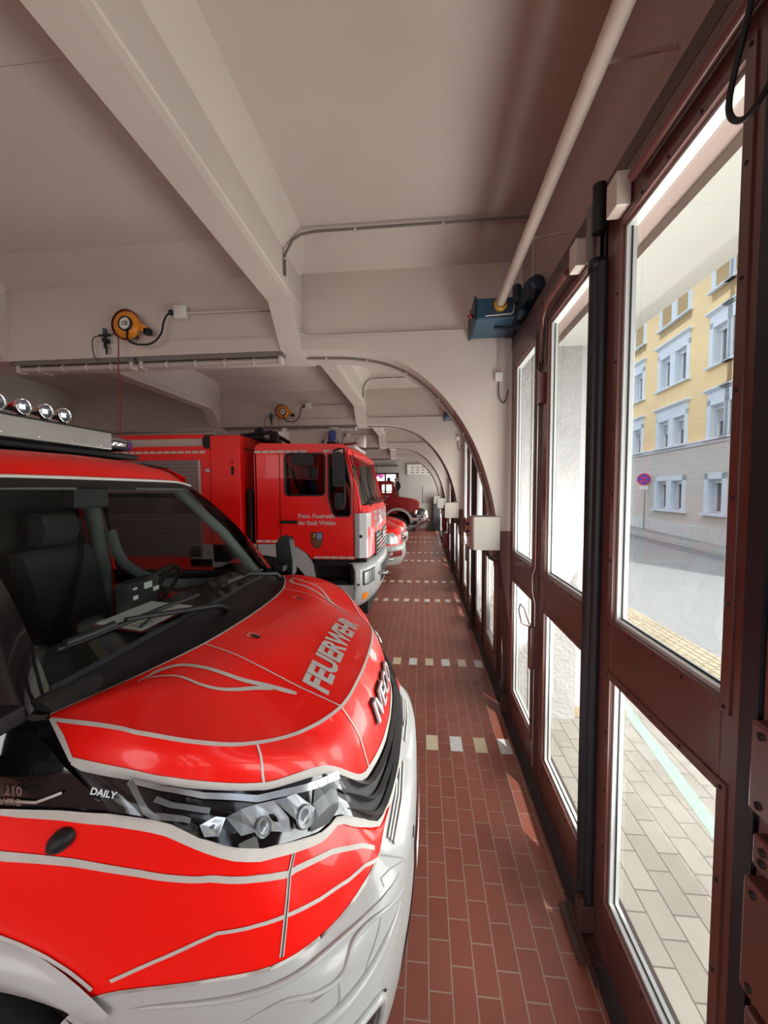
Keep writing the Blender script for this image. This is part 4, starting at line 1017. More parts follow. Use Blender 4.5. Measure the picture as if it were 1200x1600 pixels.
# ---- surface drawing helpers on the van skin
BV = bvh_of([p_hood, p_face, p_band, p_low, p_shelf, p_bump]+sides)
def ribbon(name, pts, width, mt, parent, off=.0022, step=.02, bv=None, wfun=None):
    bv = bv or BV; P_ = [Vector(p) for p in pts]; D = []
    for a, b in zip(P_[:-1], P_[1:]):
        n_ = max(1, int((b-a).length/step)); D += [a.lerp(b, k/n_) for k in range(n_)]
    D.append(P_[-1]); S = [bv.find_nearest(p) for p in D]
    L_, R_ = [], []
    for i, (co, no, _, _) in enumerate(S):
        t_ = (S[min(i+1, len(S)-1)][0]-S[max(i-1, 0)][0])
        if t_.length < 1e-6: continue
        sd = t_.normalized().cross(no).normalized(); w_ = width*(wfun(i/(len(S)-1)) if wfun else 1)/2
        for sg, L0 in ((1, L_), (-1, R_)):
            c1, n1, _, _ = bv.find_nearest(co+sd*sg*w_)
            if n1.dot(no) < 0: n1 = -n1
            L0.append(c1+n1*off)
    m_ = MB(); m_.grid([L_, R_], smooth=True)
    return m_.build(name, mt, parent)
def drape(V, F, O, U, V2, bv, off, cell=.03):
    """drop a flat figure along the frame normal onto the skin"""
    U = Vector(U).normalized(); V2 = Vector(V2).normalized(); N = U.cross(V2).normalized(); O = Vector(O)
    bm = bmesh.new(); vs = [bm.verts.new((a, b, 0)) for a, b, *_ in V]
    for f_ in F:
        try: bm.faces.new([vs[i] for i in f_])
        except ValueError: pass
    xs = [v.co.x for v in bm.verts]; ys = [v.co.y for v in bm.verts]
    for ax, lo, hi in ((0, min(xs), max(xs)), (1, min(ys), max(ys))):
        t_ = lo+cell
        while t_ < hi:
            co = (t_, 0, 0) if ax == 0 else (0, t_, 0); no = (1, 0, 0) if ax == 0 else (0, 1, 0)
            bmesh.ops.bisect_plane(bm, geom=bm.verts[:]+bm.edges[:]+bm.faces[:], plane_co=co, plane_no=no); t_ += cell
    m_ = MB(); bm.verts.index_update(); out = []
    for v in bm.verts:
        p = O+U*v.co.x+V2*v.co.y; h = bv.ray_cast(p+N*1.0, -N)
        if h[0] is None: h = bv.find_nearest(p)
        n_ = h[1] if h[1].dot(N) > 0 else -h[1]; out.append(h[0]+n_*off)
    m_.add(out, [tuple(v.index for v in f_.verts) for f_ in bm.faces], 0, True); bm.free(); return m_
def fit_text(txt, w_, h_, bold=0.0):
    V_, F_ = text_mesh(txt, 1.0, bold=bold*4)
    x0, x1 = min(v[0] for v in V_), max(v[0] for v in V_); y0, y1 = min(v[1] for v in V_), max(v[1] for v in V_)
    return [((a-(x0+x1)/2)/(x1-x0)*w_, (b-(y0+y1)/2)/(y1-y0)*h_, 0) for a, b, _ in V_], F_
def rowpts(name, a=0, b=1, n=30, s=1):
    R_ = RS[name]; return [vp(s*R_[round((a+(b-a)*i/n)*NC)].x, R_[round((a+(b-a)*i/n)*NC)].y, R_[round((a+(b-a)*i/n)*NC)].z) for i in range(n+1)]
def fullrow(n): return full(RS[n])
ribbon('bonnet_edge_tape', fullrow('H0'), .016, 'trim_refl', hood)
ribbon('shoulder_tape', fullrow('R1'), .011, 'trim_refl', hood)
ribbon('bonnet_lip_tape', fullrow('R2'), .022, 'trim_refl', face, off=.003)
for s in (1, -1):
    ribbon('crease_tape', [vp(s*.42, -.806, 1.566), vp(s*.44, -.62, 1.52), vp(s*.436, -.43, 1.43), vp(s*.42, -.293, 1.353)], .006, 'trim_refl', hood)
    ribbon('crease_tape', [vp(s*.42, -.293, 1.353), vp(s*.40, -.23, 1.23), vp(s*.385, -.195, 1.10)], .007, 'trim_refl', face)
    ribbon('panel_gap_tape', [vp(s*.75, -.463, 1.417), vp(s*.765, -.45, 1.395), vp(s*.775, -.44, 1.377), vp(s*.778, -.436, 1.345), vp(s*.775, -.434, 1.317)], .007, 'trim_refl', face)
    ribbon('corner_tape', [vp(s*.886, -.955, 1.545), vp(s*.915, -.90, 1.515), vp(s*.94, -.85, 1.472)], .016, 'trim_refl', face)
    # flare graphic on the bonnet
    fl = [(0.721, -0.837, 1.565), (0.665, -0.835, 1.562), (0.63, -0.83, 1.559), (0.585, -0.795, 1.557), (0.57, -0.737, 1.548), (0.544, -0.619, 1.502), (0.50, -0.53, 1.458), (0.468, -0.441, 1.418)]
    ribbon('flare_tape', [vp(s*p.x, p.y, p.z) for p in catmull(fl, 4)], .021, 'trim_refl', hood, wfun=lambda t_: (.15+3*t_ if t_ < .25 else .9) if t_ < .97 else .55)
    fl = [(0.69, -0.828, 1.563), (0.656, -0.76, 1.555), (0.654, -0.689, 1.533), (0.634, -0.638, 1.509), (0.591, -0.597, 1.487), (0.54, -0.56, 1.467), (0.50, -0.515, 1.452)]
    ribbon('flare_tape', [vp(s*p.x, p.y, p.z) for p in catmull(fl, 4)], .017, 'trim_refl', hood, wfun=lambda t_: .5+.6*t_)
    # washer jets
    m_ = drape([(-.016, -.012, 0), (.016, -.009, 0), (.016, .009, 0), (-.016, .012, 0)], [(0, 1, 2, 3)], (-.664, VC-s*.284, 1.6), (1, 0, 0), (0, 1, 0), BV, .004); m_.build('washer_jet', 'black', hood)
    ribbon('jet_outline', [vp(s*.284+s*a, -.664+b, 1.6) for a, b in ((.016, -.02), (.012, .02), (-.012, .02), (-.016, -.02), (.016, -.02))], .005, 'trim_refl', hood, off=.003)
# FEUERWEHR across the bonnet front
V_, F_ = fit_text('FEUERWEHR', .72, .098, .010)
drape(V_, F_, (-.392, 1.755, 1.5), (0, 1, 0), (-1, 0, 0), BV, .003, cell=.05).build('bonnet_lettering', 'trim_refl', hood)
# chrome make badge letters on the front edge
V_, F_ = fit_text('IVECO', .445, .098, .016)
drape(V_, F_, (-.2, VC-.02, 1.225), (0, 1, 0), (0, 0, 1), BV, .006, cell=.2).build('badge_shadow', 'black', face)  # larger black letters behind the badge as its outline
V_, F_ = fit_text('IVECO', .43, .085, .004)
M['badge'] = M['chrome']
mb_ = drape([(a, b, 0) for a, b, c_ in V_], F_, (-.2, VC-.02, 1.225), (0, 1, 0), (0, 0, 1), BV, .010, cell=.2); mb_.sm = [False]*len(mb_.sm); bo = mb_.build('make_badge', 'badge_silver', face, weld=True)
sm_ = bo.modifiers.new('solid', 'SOLIDIFY'); sm_.thickness = .009; sm_.offset = 1
M['badge'] = None

# ---- headlamp / grille band
band = p_band.build('grille_panel', 'black', van, weld=True)
for s in (1, -1):
    # lens surface over the dark housing
    cols_lo, cols_hi = .40, 1.0
    L2, Lm, L3 = RS['R2'], RS['R2b'], RS['R3']
    def bp_(u_, v_, off=0.0):     # u_: 0..1 along the row, v_: 0 top .. 1 bottom of the band
        i = u_*NC; i0 = min(NC-1, int(i)); f0 = i-i0
        P0 = [r_[i0].lerp(r_[i0+1], f0) for r_ in (L2, Lm, L3)]
        q = P0[0].lerp(P0[1], v_*2) if v_ < .5 else P0[1].lerp(P0[2], (v_-.5)*2)
        p = vp(s*q.x, q.y, q.z); co, no, _, _ = BV.find_nearest(p); no = no if no.dot(Vector((1, -s*.8, 0))) > 0 else -no
        return co+no*off
    lamp_in = MB(); U0, U1 = .46, .99
    lamp_in.grid([[bp_(U0+(U1-U0)*i/24, .06+.88*j/6, .0015) for i in range(25)] for j in range(7)]); lh = lamp_in.build('headlamp', 'black_gloss', van)
    def SP3(L_): return [vp(s*a_, b_, c_) for a_, b_, c_ in L_]
    ribbon('light_blade', SP3([(0.938, -0.698, 1.433), (0.924, -0.633, 1.408), (0.886, -0.546, 1.366), (0.808, -0.444, 1.304), (0.702, -0.345, 1.262), (0.566, -0.277, 1.203)]), .020, 'reflector', lh, off=.007, wfun=lambda t_: .5+.6*t_)
    ribbon('light_blade', SP3([(0.938, -0.698, 1.433), (0.962, -0.639, 1.384), (0.964, -0.622, 1.375), (0.938, -0.552, 1.343)]), .012, 'reflector_grey', lh, off=.007)
    ribbon('light_blade', SP3([(0.944, -0.632, 1.397), (0.938, -0.597, 1.379), (0.899, -0.524, 1.339)]), .012, 'reflector_grey', lh, off=.007)
    FC = [(0, [(0.931, -0.533, 1.329), (0.899, -0.509, 1.326), (0.887, -0.491, 1.314), (0.919, -0.493, 1.295), (0.94, -0.517, 1.309)]),
          (2, [(0.887, -0.491, 1.314), (0.853, -0.469, 1.309), (0.854, -0.425, 1.255), (0.888, -0.453, 1.271)]),
          (1, [(0.853, -0.469, 1.309), (0.822, -0.445, 1.298), (0.822, -0.406, 1.248), (0.836, -0.407, 1.241), (0.856, -0.425, 1.253)]),
          (0, [(0.822, -0.445, 1.298), (0.78, -0.409, 1.281), (0.774, -0.371, 1.231), (0.787, -0.362, 1.201), (0.827, -0.399, 1.234), (0.828, -0.417, 1.259)]),
          (2, [(0.78, -0.409, 1.281), (0.753, -0.385, 1.27), (0.726, -0.326, 1.194), (0.762, -0.355, 1.214)]),
          (1, [(0.753, -0.385, 1.27), (0.729, -0.365, 1.264), (0.703, -0.318, 1.204), (0.727, -0.326, 1.191)]),
          (3, [(0.67, -0.326, 1.259), (0.566, -0.277, 1.203), (0.632, -0.265, 1.151), (0.676, -0.283, 1.139), (0.741, -0.322, 1.163)])]
    for mt, L_ in FC:
        pts = [(lambda h_: h_[0]+(h_[1] if h_[1].dot(Vector((1, -s*.8, 0))) > 0 else -h_[1])*.007)(BV.find_nearest(p)) for p in SP3(L_)]
        c_ = sum(pts, Vector())/len(pts); n_ = (BV.find_nearest(c_)[1]); n_ = n_ if n_.dot(Vector((1, -s*.8, 0))) > 0 else -n_
        cz = BV.find_nearest(c_)[0]+n_*(.004 if mt in (0, 1) else .012)
        fm = MB(); k_ = len(pts)
        mid = [cz.lerp(p, .55) for p in pts]
        fm.add(pts+mid+[cz-n_*.006 if mt == 0 else cz], [(i, (i+1) % k_, k_+(i+1) % k_, k_+i) for i in range(k_)]+[(k_+i, k_+(i+1) % k_, 2*k_) for i in range(k_)], 0, mt == 0)
        fm.build('reflector', ['reflector', 'reflector', 'reflector_grey', 'reflector_dark'][mt], lh)
    for u_, v_, r_ in ((.60, .60, .030), (.70, .62, .024)):
        c0 = bp_(u_, v_, .006); n0 = (bp_(u_, v_, .03)-bp_(u_, v_, 0)).normalized(); t1 = n0.cross(Vector((0, 0, 1))).normalized(); t2 = n0.cross(t1)
        pm = MB(); vs = []; rr = [(r_, 0), (r_*.92, .008), (r_*.75, .003), (r_*.5, .008), (0.001, .011)]
        for (a_, h_) in rr:
            for k in range(20): vs.append(c0+n0*h_+t1*a_*cos(2*pi*k/20)+t2*a_*sin(2*pi*k/20))
        pm.add(vs, [(i*20+k, i*20+(k+1) % 20, (i+1)*20+(k+1) % 20, (i+1)*20+k) for i in range(4) for k in range(20)], 0, True); pm.build('projector_pod', 'reflector_grey', lh)
    lm = MB(); lm.grid([[bp_(.47+(.985-.47)*i/24, .06+.88*j/6, .012+.012*sin(pi*j/6)) for i in range(25)] for j in range(7)]); lm.build('headlamp_lens', 'lens', lh)
    # grille louvres swept from the lamp to the centre
    for j, (v_, e_) in enumerate(((.12, .42), (.42, .46), (.74, .47))):
        n_ = 30; pts = [bp_(.0+e_*i/n_, v_+.06*sin(pi*i/n_), .0) for i in range(n_+1)]
        k_ = lambda i: min(1, (n_-i)/5)
        lv = MB(); top_ = [p+Vector((.004, 0, .012*k_(i))) for i, p in enumerate(pts)]; fr_ = [p+Vector((.020*k_(i)+.003, 0, .004)) for i, p in enumerate(pts)]; bo_ = [p+Vector((.004, 0, -.010*k_(i))) for i, p in enumerate(pts)]
        lv.grid([top_, fr_, bo_], smooth=False); lv.build('grille_louvre', 'louvre', band)
    # DAILY script on the lamp surround
    c0 = bp_(.965, .50); n0 = (bp_(.965, .50, .03)-c0).normalized(); U_ = (bp_(.94, .50)-bp_(.99, .50)).normalized()
    if s > 0:
        dm = MB(); V_, F_ = text_mesh('DAILY', .019, bold=.0004, xs=1.2)
        Vv = n0.cross(U_).normalized()
        if Vv.z < 0: Vv = -Vv
        dm.add([c0+n0*.026+U_*a+Vv*b for a, b, _ in V_], F_); dm.build('model_script', 'reflector_grey', lh)
# ---- tape lines on the lower red panels
for s in (1, -1):
    def SP(L_): return [vp(s*a, b, c_) for a, b, c_ in L_]
    ribbon('lamp_edge_tape', SP([(.985, -1.4, 1.372), (.985, -.95, 1.372)]) + [p for p in rowpts('R3', 1.0, .0, 36, s)], .024, 'trim_refl', low, off=.008, step=.05)
    ribbon('wing_tape', SP([(1.0, -1.5, 1.29), (1.0, -0.993, 1.274), (0.985, -0.819, 1.259), (0.969, -0.655, 1.241), (0.942, -0.498, 1.212), (0.89, -0.412, 1.166), (0.824, -0.35, 1.119), (0.806, -0.339, 1.116), (0.696, -0.264, 1.069), (0.615, -0.189, 1.019), (0.577, -0.156, 0.979)]), .020, 'trim_refl', low, wfun=lambda t_: 1.35-.75*t_)
    ribbon('wing_tape', SP([(0.985, -0.74, 0.96), (0.955, -0.642, 1.006), (0.942, -0.535, 1.051), (0.932, -0.492, 1.064), (0.898, -0.411, 1.05), (0.854, -0.354, 1.033), (0.771, -0.283, 0.999), (0.686, -0.219, 0.975), (0.634, -0.179, 0.973), (0.584, -0.145, 0.949)]), .010, 'trim_refl', low)
    GL = [(0.785, -0.347, 1.173), (0.824, -0.35, 1.119), (0.851, -0.351, 1.034), (0.868, -0.359, 0.94)]
    ribbon('panel_gap_tape', SP(GL), .012, 'trim_refl', low)
    ribbon('panel_gap', SP(GL), .003, 'black', low, off=.004)
    ribbon('bumper_edge_tape', [p for p in rowpts('R4', 1, .42, 50, s)], .010, 'trim_refl', low)
    ribbon('arch_tape', [vp(s*1.0, AX+(AR+.012)*cos(radians(200-i*5)), AZ+(AR+.012)*sin(radians(200-i*5))) for i in range(0, 31)], .012, 'trim_refl', van, off=.003)
# repeater lamp on the wing, parking sensors, bumper mouldings
for s in (1, -1):
    h = BV.find_nearest(vp(s*1.0, -.84, 1.315))
    m_ = MB(); m_.lathe([(.030, 0), (.028, .014), (.016, .028), (0, .034)], h[0], 'Y', 16, dirn=-s)
    m_.v = [(x+.5*(z-h[0].z), y, z) for x, y, z in m_.v]; m_.build('wing_camera', 'black', van)
    for (w_, x_, z_) in ((.93, -.47, .80), (.30, -.03, .80)):
        h = BV.find_nearest(vp(s*w_, x_, z_)); n_ = h[1] if h[1].x > 0 else -h[1]; t1 = n_.cross(Vector((0, 0, 1))).normalized(); t2 = n_.cross(t1)
        m_ = MB(); vs = [h[0]+n_*hh+t1*r_*cos(2*pi*k/20)+t2*r_*sin(2*pi*k/20) for r_, hh in ((.020, .001), (.019, .004), (.001, .0045)) for k in range(20)]
        m_.add(vs, [(i*20+k, i*20+(k+1) % 20, (i+1)*20+(k+1) % 20, (i+1)*20+k) for i in range(2) for k in range(20)], 0, True); m_.build('parking_sensor', 'black', bump)
    def SP(L_): return [vp(s*a, b, c_) for a, b, c_ in L_]
    M.setdefault('crease_shadow', mat('bumper_joint_grey', (.26, .26, .26), .6))  # grey for the drawn joint, crease and groove lines
    # ribbed tread plate on the bumper top
    for L_ in ([(0.076, -0.111, 0.95), (0.278, -0.108, 0.931), (0.484, -0.121, 0.93)], [(0.073, -0.088, 0.92), (0.285, -0.085, 0.912), (0.484, -0.101, 0.913)], [(0.076, -0.10, 0.935), (0.28, -0.097, 0.922), (0.484, -0.111, 0.922)]):
        ribbon('tread_rib', SP(L_), .006, 'white_plastic', shelf, off=.007); ribbon('tread_groove', SP(L_), .010, 'crease_shadow', shelf, off=.002)
    for L_ in ([(0.574, -0.146, 0.957), (0.535, -0.108, 0.915), (0.498, -0.072, 0.876), (.48, -.06, .84)],
               [(0.626, -0.12, 0.9), (0.616, -0.131, 0.918), (0.573, -0.107, 0.907), (0.507, -0.071, 0.873)],
               [(0.678, -0.125, 0.857), (0.699, -0.132, 0.834), (0.739, -0.154, 0.796), (0.76, -0.167, 0.767)],
               [(0.866, -0.285, 0.821), (0.815, -0.224, 0.82), (0.818, -0.22, 0.775), (0.839, -0.243, 0.749), (0.856, -0.265, 0.753)]):
        ribbon('bumper_joint', SP(L_), .003, 'crease_shadow', shelf, off=.002)
    for L_, r_ in (([(0.52, -0.06, 0.80), (0.636, -0.102, 0.852), (0.7, -0.149, 0.872), (0.757, -0.194, 0.868), (0.806, -0.217, 0.829), (0.853, -0.271, 0.832), (0.895, -0.352, 0.853), (0.93, -0.45, 0.829)], .007),
                   ([(0.965, -0.705, 0.885), (0.954, -0.63, 0.89), (0.927, -0.493, 0.888), (0.877, -0.358, 0.885), (0.789, -0.253, 0.880), (0.679, -0.152, 0.884), (0.541, -0.08, 0.868)], .007)):
        pts = [BV.find_nearest(p)[0] for p in catmull(SP(L_), 5)]
        mm_ = MB(); mm_.tube(pts, [.001+r_*sin(pi*i/(len(pts)-1))**.6 for i in range(len(pts))], 8); mm_.build('bumper_ridge', 'white_paint', bump)
    ribbon('bumper_joint', SP([(.96, -.72, .70), (.955, -.60, .66), (.94, -.48, .62), (.90, -.38, .56), (.80, -.24, .54), (.70, -.15, .53)]), .004, 'crease_shadow', bump, off=.002)
    # fog lamp recess and lower intake with raised rims
    fr = drape([(a, b, 0) for a, b in rrect(-.09, .09, -.045, .05, .035)], [tuple(range(20))], tuple(vp(s*.76, -.1, .60)), (0, 1, 0), (0, 0, 1), BV, .003, cell=.03); fr.build('fog_lamp', 'black_gloss', bump)
    pts = [vp(s*.76+a, -.18, .60+b) for a, b in rrect(-.10, .10, -.055, .06, .04)]
    mm_ = MB(); pp = [BV.find_nearest(p)[0]+Vector((.006, -s*.004, 0)) for p in pts]; mm_.tube(pp, .012, 8, closed=True); mm_.build('fog_rim', 'white_paint', bump)
fr = drape([(a, b, 0) for a, b in rrect(-.50, .50, -.07, .07, .05)], [tuple(range(20))], (.1, VC, .50), (0, 1, 0), (0, 0, 1), BV, .004, cell=.05); fr.build('lower_intake', 'black', bump)
# number plate holder
fr = drape([(-.26, -.055, 0), (.26, -.055, 0), (.26, .055, 0), (-.26, .055, 0)], [(0, 1, 2, 3)], (.1, VC, .66), (0, 1, 0), (0, 0, 1), BV, .012, cell=.05); fr.build('number_plate', 'label_white', bump)
# shading lips that give the bumper its stepped form
for s in (1, -1):
    pts = [vp(s*a, b, c_) for a, b, c_ in ((.58, -.06, .80), (.66, -.10, .79), (.74, -.15, .765), (.82, -.22, .75), (.89, -.32, .75), (.94, -.46, .76), (.965, -.62, .79))]
    mm_ = MB(); P2 = catmull(pts, 5); P2 = [BV.find_nearest(p)[0] for p in P2]; mm_.tube(P2, [.004+.014*sin(pi*i/(len(P2)-1)) for i in range(len(P2))], 8); mm_.build('bumper_ridge', 'white_paint', bump)
# badges in the dark door band (near side)
for s in (1, -1):
    ribbon('badge_bar', [vp(s*1.0, -1.15, 1.405), vp(s*1.0, -.90, 1.405), vp(s*1.0, -.84, 1.43)], .006, 'steel', van, off=.006)
dm = MB(); put_text(dm, '210', .030, (-.93, VC-1.006, 1.436), (1, 0, 0), (0, 0, 1), bold=.001); put_text(dm, 'HI-MATIC', .022, (-.96, VC-1.006, 1.412), (1, 0, 0), (0, 0, 1), bold=.001); dm.build('side_badge', 'steel', van)

# ---- mirrors
for s in (-1, 1):
    m_ = MB(); x0_, w0 = -1.03, (1.02 if s < 0 else 1.05)
    m_.prism([(x0_-.03, 1.50), (x0_+.08, 1.50), (x0_+.085, 1.62), (x0_+.06, 1.78), (x0_, 1.80), (x0_-.04, 1.74)], 'Y', VC-s*(w0), VC-s*(w0+.10))
    mo = m_.build('door_mirror', 'black', van, bevel=.02, bseg=3)
    m_ = MB(); m_.box(x0_-.03, x0_+.05, VC-s*.92, VC-s*1.10, 1.555, 1.60); m_.build('mirror_arm', 'black', mo, bevel=.008)
    m_ = MB(); m_.box(x0_-.025, x0_+.075, VC-s*(w0-.04), VC-s*(w0+.11), 1.44, 1.505); m_.build('mirror_foot', 'black', mo, bevel=.012)

# ---- wipers
def on_ws(w_, t_, off=.012):
    i = max(0, min(1, .5+w_/1.66))*(len(gb)-1); i0 = min(len(gb)-2, int(i)); f0 = i-i0
    a = gb[i0].lerp(gb[i0+1], f0); b = gt[i0].lerp(gt[i0+1], f0)
    return a.lerp(b, t_)+Vector((.045*sin(pi*t_)+off, 0, .035*sin(pi*t_)+off))
def wiper(w_piv, w_tip, t_tip, tx):
    piv = vp(w_piv, -.90, 1.585); k_ = 12
    m_ = MB(); a = on_ws(w_tip+(w_piv-w_tip)*.40, t_tip*.9, .03)
    m_.tube([piv, piv.lerp(a, .15)+Vector((.01, 0, .02)), a], [.014, .012, .008], 10); wo = m_.build('wiper_arm', 'black', van)
    m_ = MB(); pts = [on_ws(w_tip+(w_piv-w_tip)*.85*i/k_, t_tip*(1-.35*i/k_), .022) for i in range(k_+1)]
    m_.tube(pts, .009, 8); m_.build('wiper_blade', 'black', wo)
    m_ = MB(); pts = [on_ws(w_tip+(w_piv-w_tip)*(.02+.28*i/4), t_tip*(1-.35*i/14), .034) for i in range(5)]; m_.tube(pts, .012, 8); m_.build('spray_bar', 'black', wo)
wiper(.05, .80, .12, 0); wiper(-.62, -.02, .07, 0)

# ---- light bar and spot lamps (one unit with the roof, so parts of the van)
LBX0, LBX1, LBZ0, LBZ1 = -2.02, -1.775, 2.365, 2.462
m_ = MB(); m_.box(LBX0, LBX1, VC-.36, VC+.36, LBZ0, LBZ1); lb = m_.build('light_bar', 'alu', van, bevel=.006)
m_ = MB(); m_.box(LBX0, LBX1+.001, VC-.37, VC+.37, LBZ1-.004, LBZ1+.004); m_.build('bar_top_edge', 'black', lb)
m_ = MB()
for y in (-.25, -.08, .10, .28): m_.lathe([(.006, 0), (.006, .004), (0, .004)], (LBX1, VC+y, 2.385), 'X', 10)
m_.build('bar_rivet', 'chrome', lb)
m_ = MB(); m_.box(-2.0, -1.79, VC-.60, VC+.60, 2.325, 2.355); m_.build('bar_mount', 'black', van, bevel=.01)
m_ = MB()
for y in (-.3, .3): m_.box(-1.95, -1.85, VC+y-.04, VC+y+.04, 2.28, 2.37)
m_.build('bar_foot', 'black', van)
for s in (1, -1):
    prof = [(0, 1.0), (.06, 1.0), (.14, .93), (.20, .80), (.25, .60), (.275, .35), (.285, .05)]
    for nm, lo, hi, mt in (('end_cap', 0, 3, 'lens'), ('blue_end', 2, 7, 'blue_lens')):
        m_ = MB(); rows_ = []
        for q, r_ in prof[lo:hi]:
            ring = []
            for k in range(25):
                a = 2*pi*k/24; cx, cz = (LBX0+LBX1)/2, (LBZ0+LBZ1)/2
                ex_ = .6; ca, sa = cos(a), sin(a)
                ring.append(Vector((cx+.122*r_*math.copysign(abs(ca)**ex_, ca)-(.03*(1-r_)), VC-s*(.36+q), cz-.006*(1-r_)+.047*r_*math.copysign(abs(sa)**ex_, sa))))
            rows_.append(ring)
        m_.grid(rows_); m_.build(nm, mt, lb)
    m_ = MB(); m_.box(LBX0+.03, LBX1-.02, VC-s*.365, VC-s*.50, LBZ0+.01, LBZ1-.012); m_.build('bar_module', 'black', lb, bevel=.01)
    m_ = MB(); m_.tube([(LBX1-.015, VC-s*.37, 2.412), (LBX1-.03, VC-s*.52, 2.410)], .010, 8); m_.build('bar_led_strip', 'chrome', lb)
M['led'] = mat('work_light_optic', (0.9, 0.9, 0.9), 0.1, 0.3, emit=(1, 1, 1), es=0.8)
for i, y in enumerate((-.62, -.50, -.40, -.24, -.125, -.015, .085)):
    if i in (0, 1, 2): y = (-.60, -.48, -.355)[i]
    c0 = (-1.80, VC+y, 2.512)
    m_ = MB(); m_.lathe([(.001, -.06), (.022, -.055), (.036, -.01), (.038, .0), (.034, .006), (.030, .0), (.020, -.012), (.001, -.016)], c0, 'X', 28); sl_ = m_.build('spot_lamp', 'chrome', van)
    m_ = MB(); m_.lathe([(.031, .001), (.022, -.008), (.001, -.012)], c0, 'X', 24); m_.build('spot_bowl', 'reflector_dark', sl_)
    m_ = MB(); m_.lathe([(.030, .002), (.001, .005)], c0, 'X', 24); m_.build('spot_lens', 'lens', sl_)
    m_ = MB()
    for a in range(3):
        for b in range(2): m_.box(c0[0]-.012, c0[0]-.004, c0[1]-.013+a*.009, c0[1]-.006+a*.009, 2.503+b*.011, 2.511+b*.011)
    m_.build('led_cluster', 'led', sl_)
    m_ = MB(); m_.box(-1.83, -1.80, VC+y-.008, VC+y+.008, 2.46, 2.48); m_.build('lamp_bracket', 'black', sl_)
m_ = MB(); m_.tube([(-1.84, VC-.62, 2.50), (-1.84, VC+.12, 2.50)], .008, 8); m_.build('lamp_rail', 'black', van)
m_ = MB(); m_.lathe([(0, 0), (.055, 0), (.055, .03), (.045, .09), (.02, .115), (0, .118)], (-1.99, VC-.13, 2.52), 'Z', 20); m_.build('red_beacon', 'red', van)
MB().tube([(-1.99, VC-.13, 2.46), (-1.99, VC-.13, 2.53)], .02, 8).build('beacon_stem', 'black', van)

# ---- cab interior
m_ = MB(); m_.prism([(-1.00, 1.20), (-.92, 1.50), (-1.0, 1.572), (-1.20, 1.572), (-1.38, 1.555), (-1.46, 1.40), (-1.48, 1.05), (-1.2, 1.0)], 'Y', VC-.86, VC+.86); m_.build('dashboard', 'dash', van, bevel=.02)
MB().box(-3.0, -1.0, VC-.90, VC+.90, .85, .95).build('cab_floor', 'dark_void', van)
MB().add([vp(.97, -2.45, .9), vp(-.97, -2.45, .9), vp(-.95, -2.45, 1.5), vp(-.78, -2.45, 2.26), vp(.78, -2.45, 2.26), vp(.95, -2.45, 1.5)], [(0, 1, 2, 3, 4, 5)]).build('cab_bulkhead', 'dash', van)
MB().box(-3.0, -1.62, VC-.70, VC+.70, 2.17, 2.20).build('headliner', 'trim_grey', van, bevel=.01)
def seat(w_, mt='fabric'):
    cx = -2.06
    m_ = MB(); m_.prism([(cx-.20, 1.12), (cx+.32, 1.16), (cx+.34, 1.22), (cx+.30, 1.27), (cx-.18, 1.22)], 'Y', VC-w_-.24, VC-w_+.24); se = m_.build('cab_seat', mt, van, bevel=.04, bseg=3)
    m_ = MB(); m_.prism([(cx-.16, 1.20), (cx-.05, 1.22), (cx-.14, 1.60), (cx-.20, 1.78), (cx-.28, 1.78), (cx-.28, 1.5)], 'Y', VC-w_-.235, VC-w_+.235); m_.build('backrest', mt, se, bevel=.045, bseg=3)
    m_ = MB(); m_.prism([(cx-.19, 1.80), (cx-.16, 1.90), (cx-.19, 2.0), (cx-.27, 2.0), (cx-.28, 1.80)], 'Y', VC-w_-.12, VC-w_+.12); m_.build('headrest', mt, se, bevel=.04, bseg=3)
    m_ = MB(); m_.tube([vp(w_+.24*(1 if w_ > 0 else -1), cx-.28, 1.95), vp(w_+.1*(1 if w_ > 0 else -1), cx-.14, 1.72), vp(w_-.22*(1 if w_ > 0 else -1), cx+.02, 1.28)], .016, 6); m_.build('seat_belt', 'black', se)
seat(.45); seat(-.48)
m_ = MB(); sc_ = vp(-.45, -1.62, 1.52); axs = Vector((-.82, 0, .57)).normalized(); t1 = Vector((0, 1, 0)); t2 = axs.cross(t1)
m_.tube([sc_+t1*.19*cos(2*pi*k/28)+t2*.19*sin(2*pi*k/28) for k in range(28)], .014, 8, closed=True)
for a in (.2, 2.94, 4.71): m_.tube([sc_, sc_+t1*.19*cos(a)+t2*.19*sin(a)], .016, 6)
m_.lathe([(0, .02), (.05, .015), (.055, -.02), (0, -.03)], sc_, 'X', 16); m_.build('steering_wheel', 'black', van)
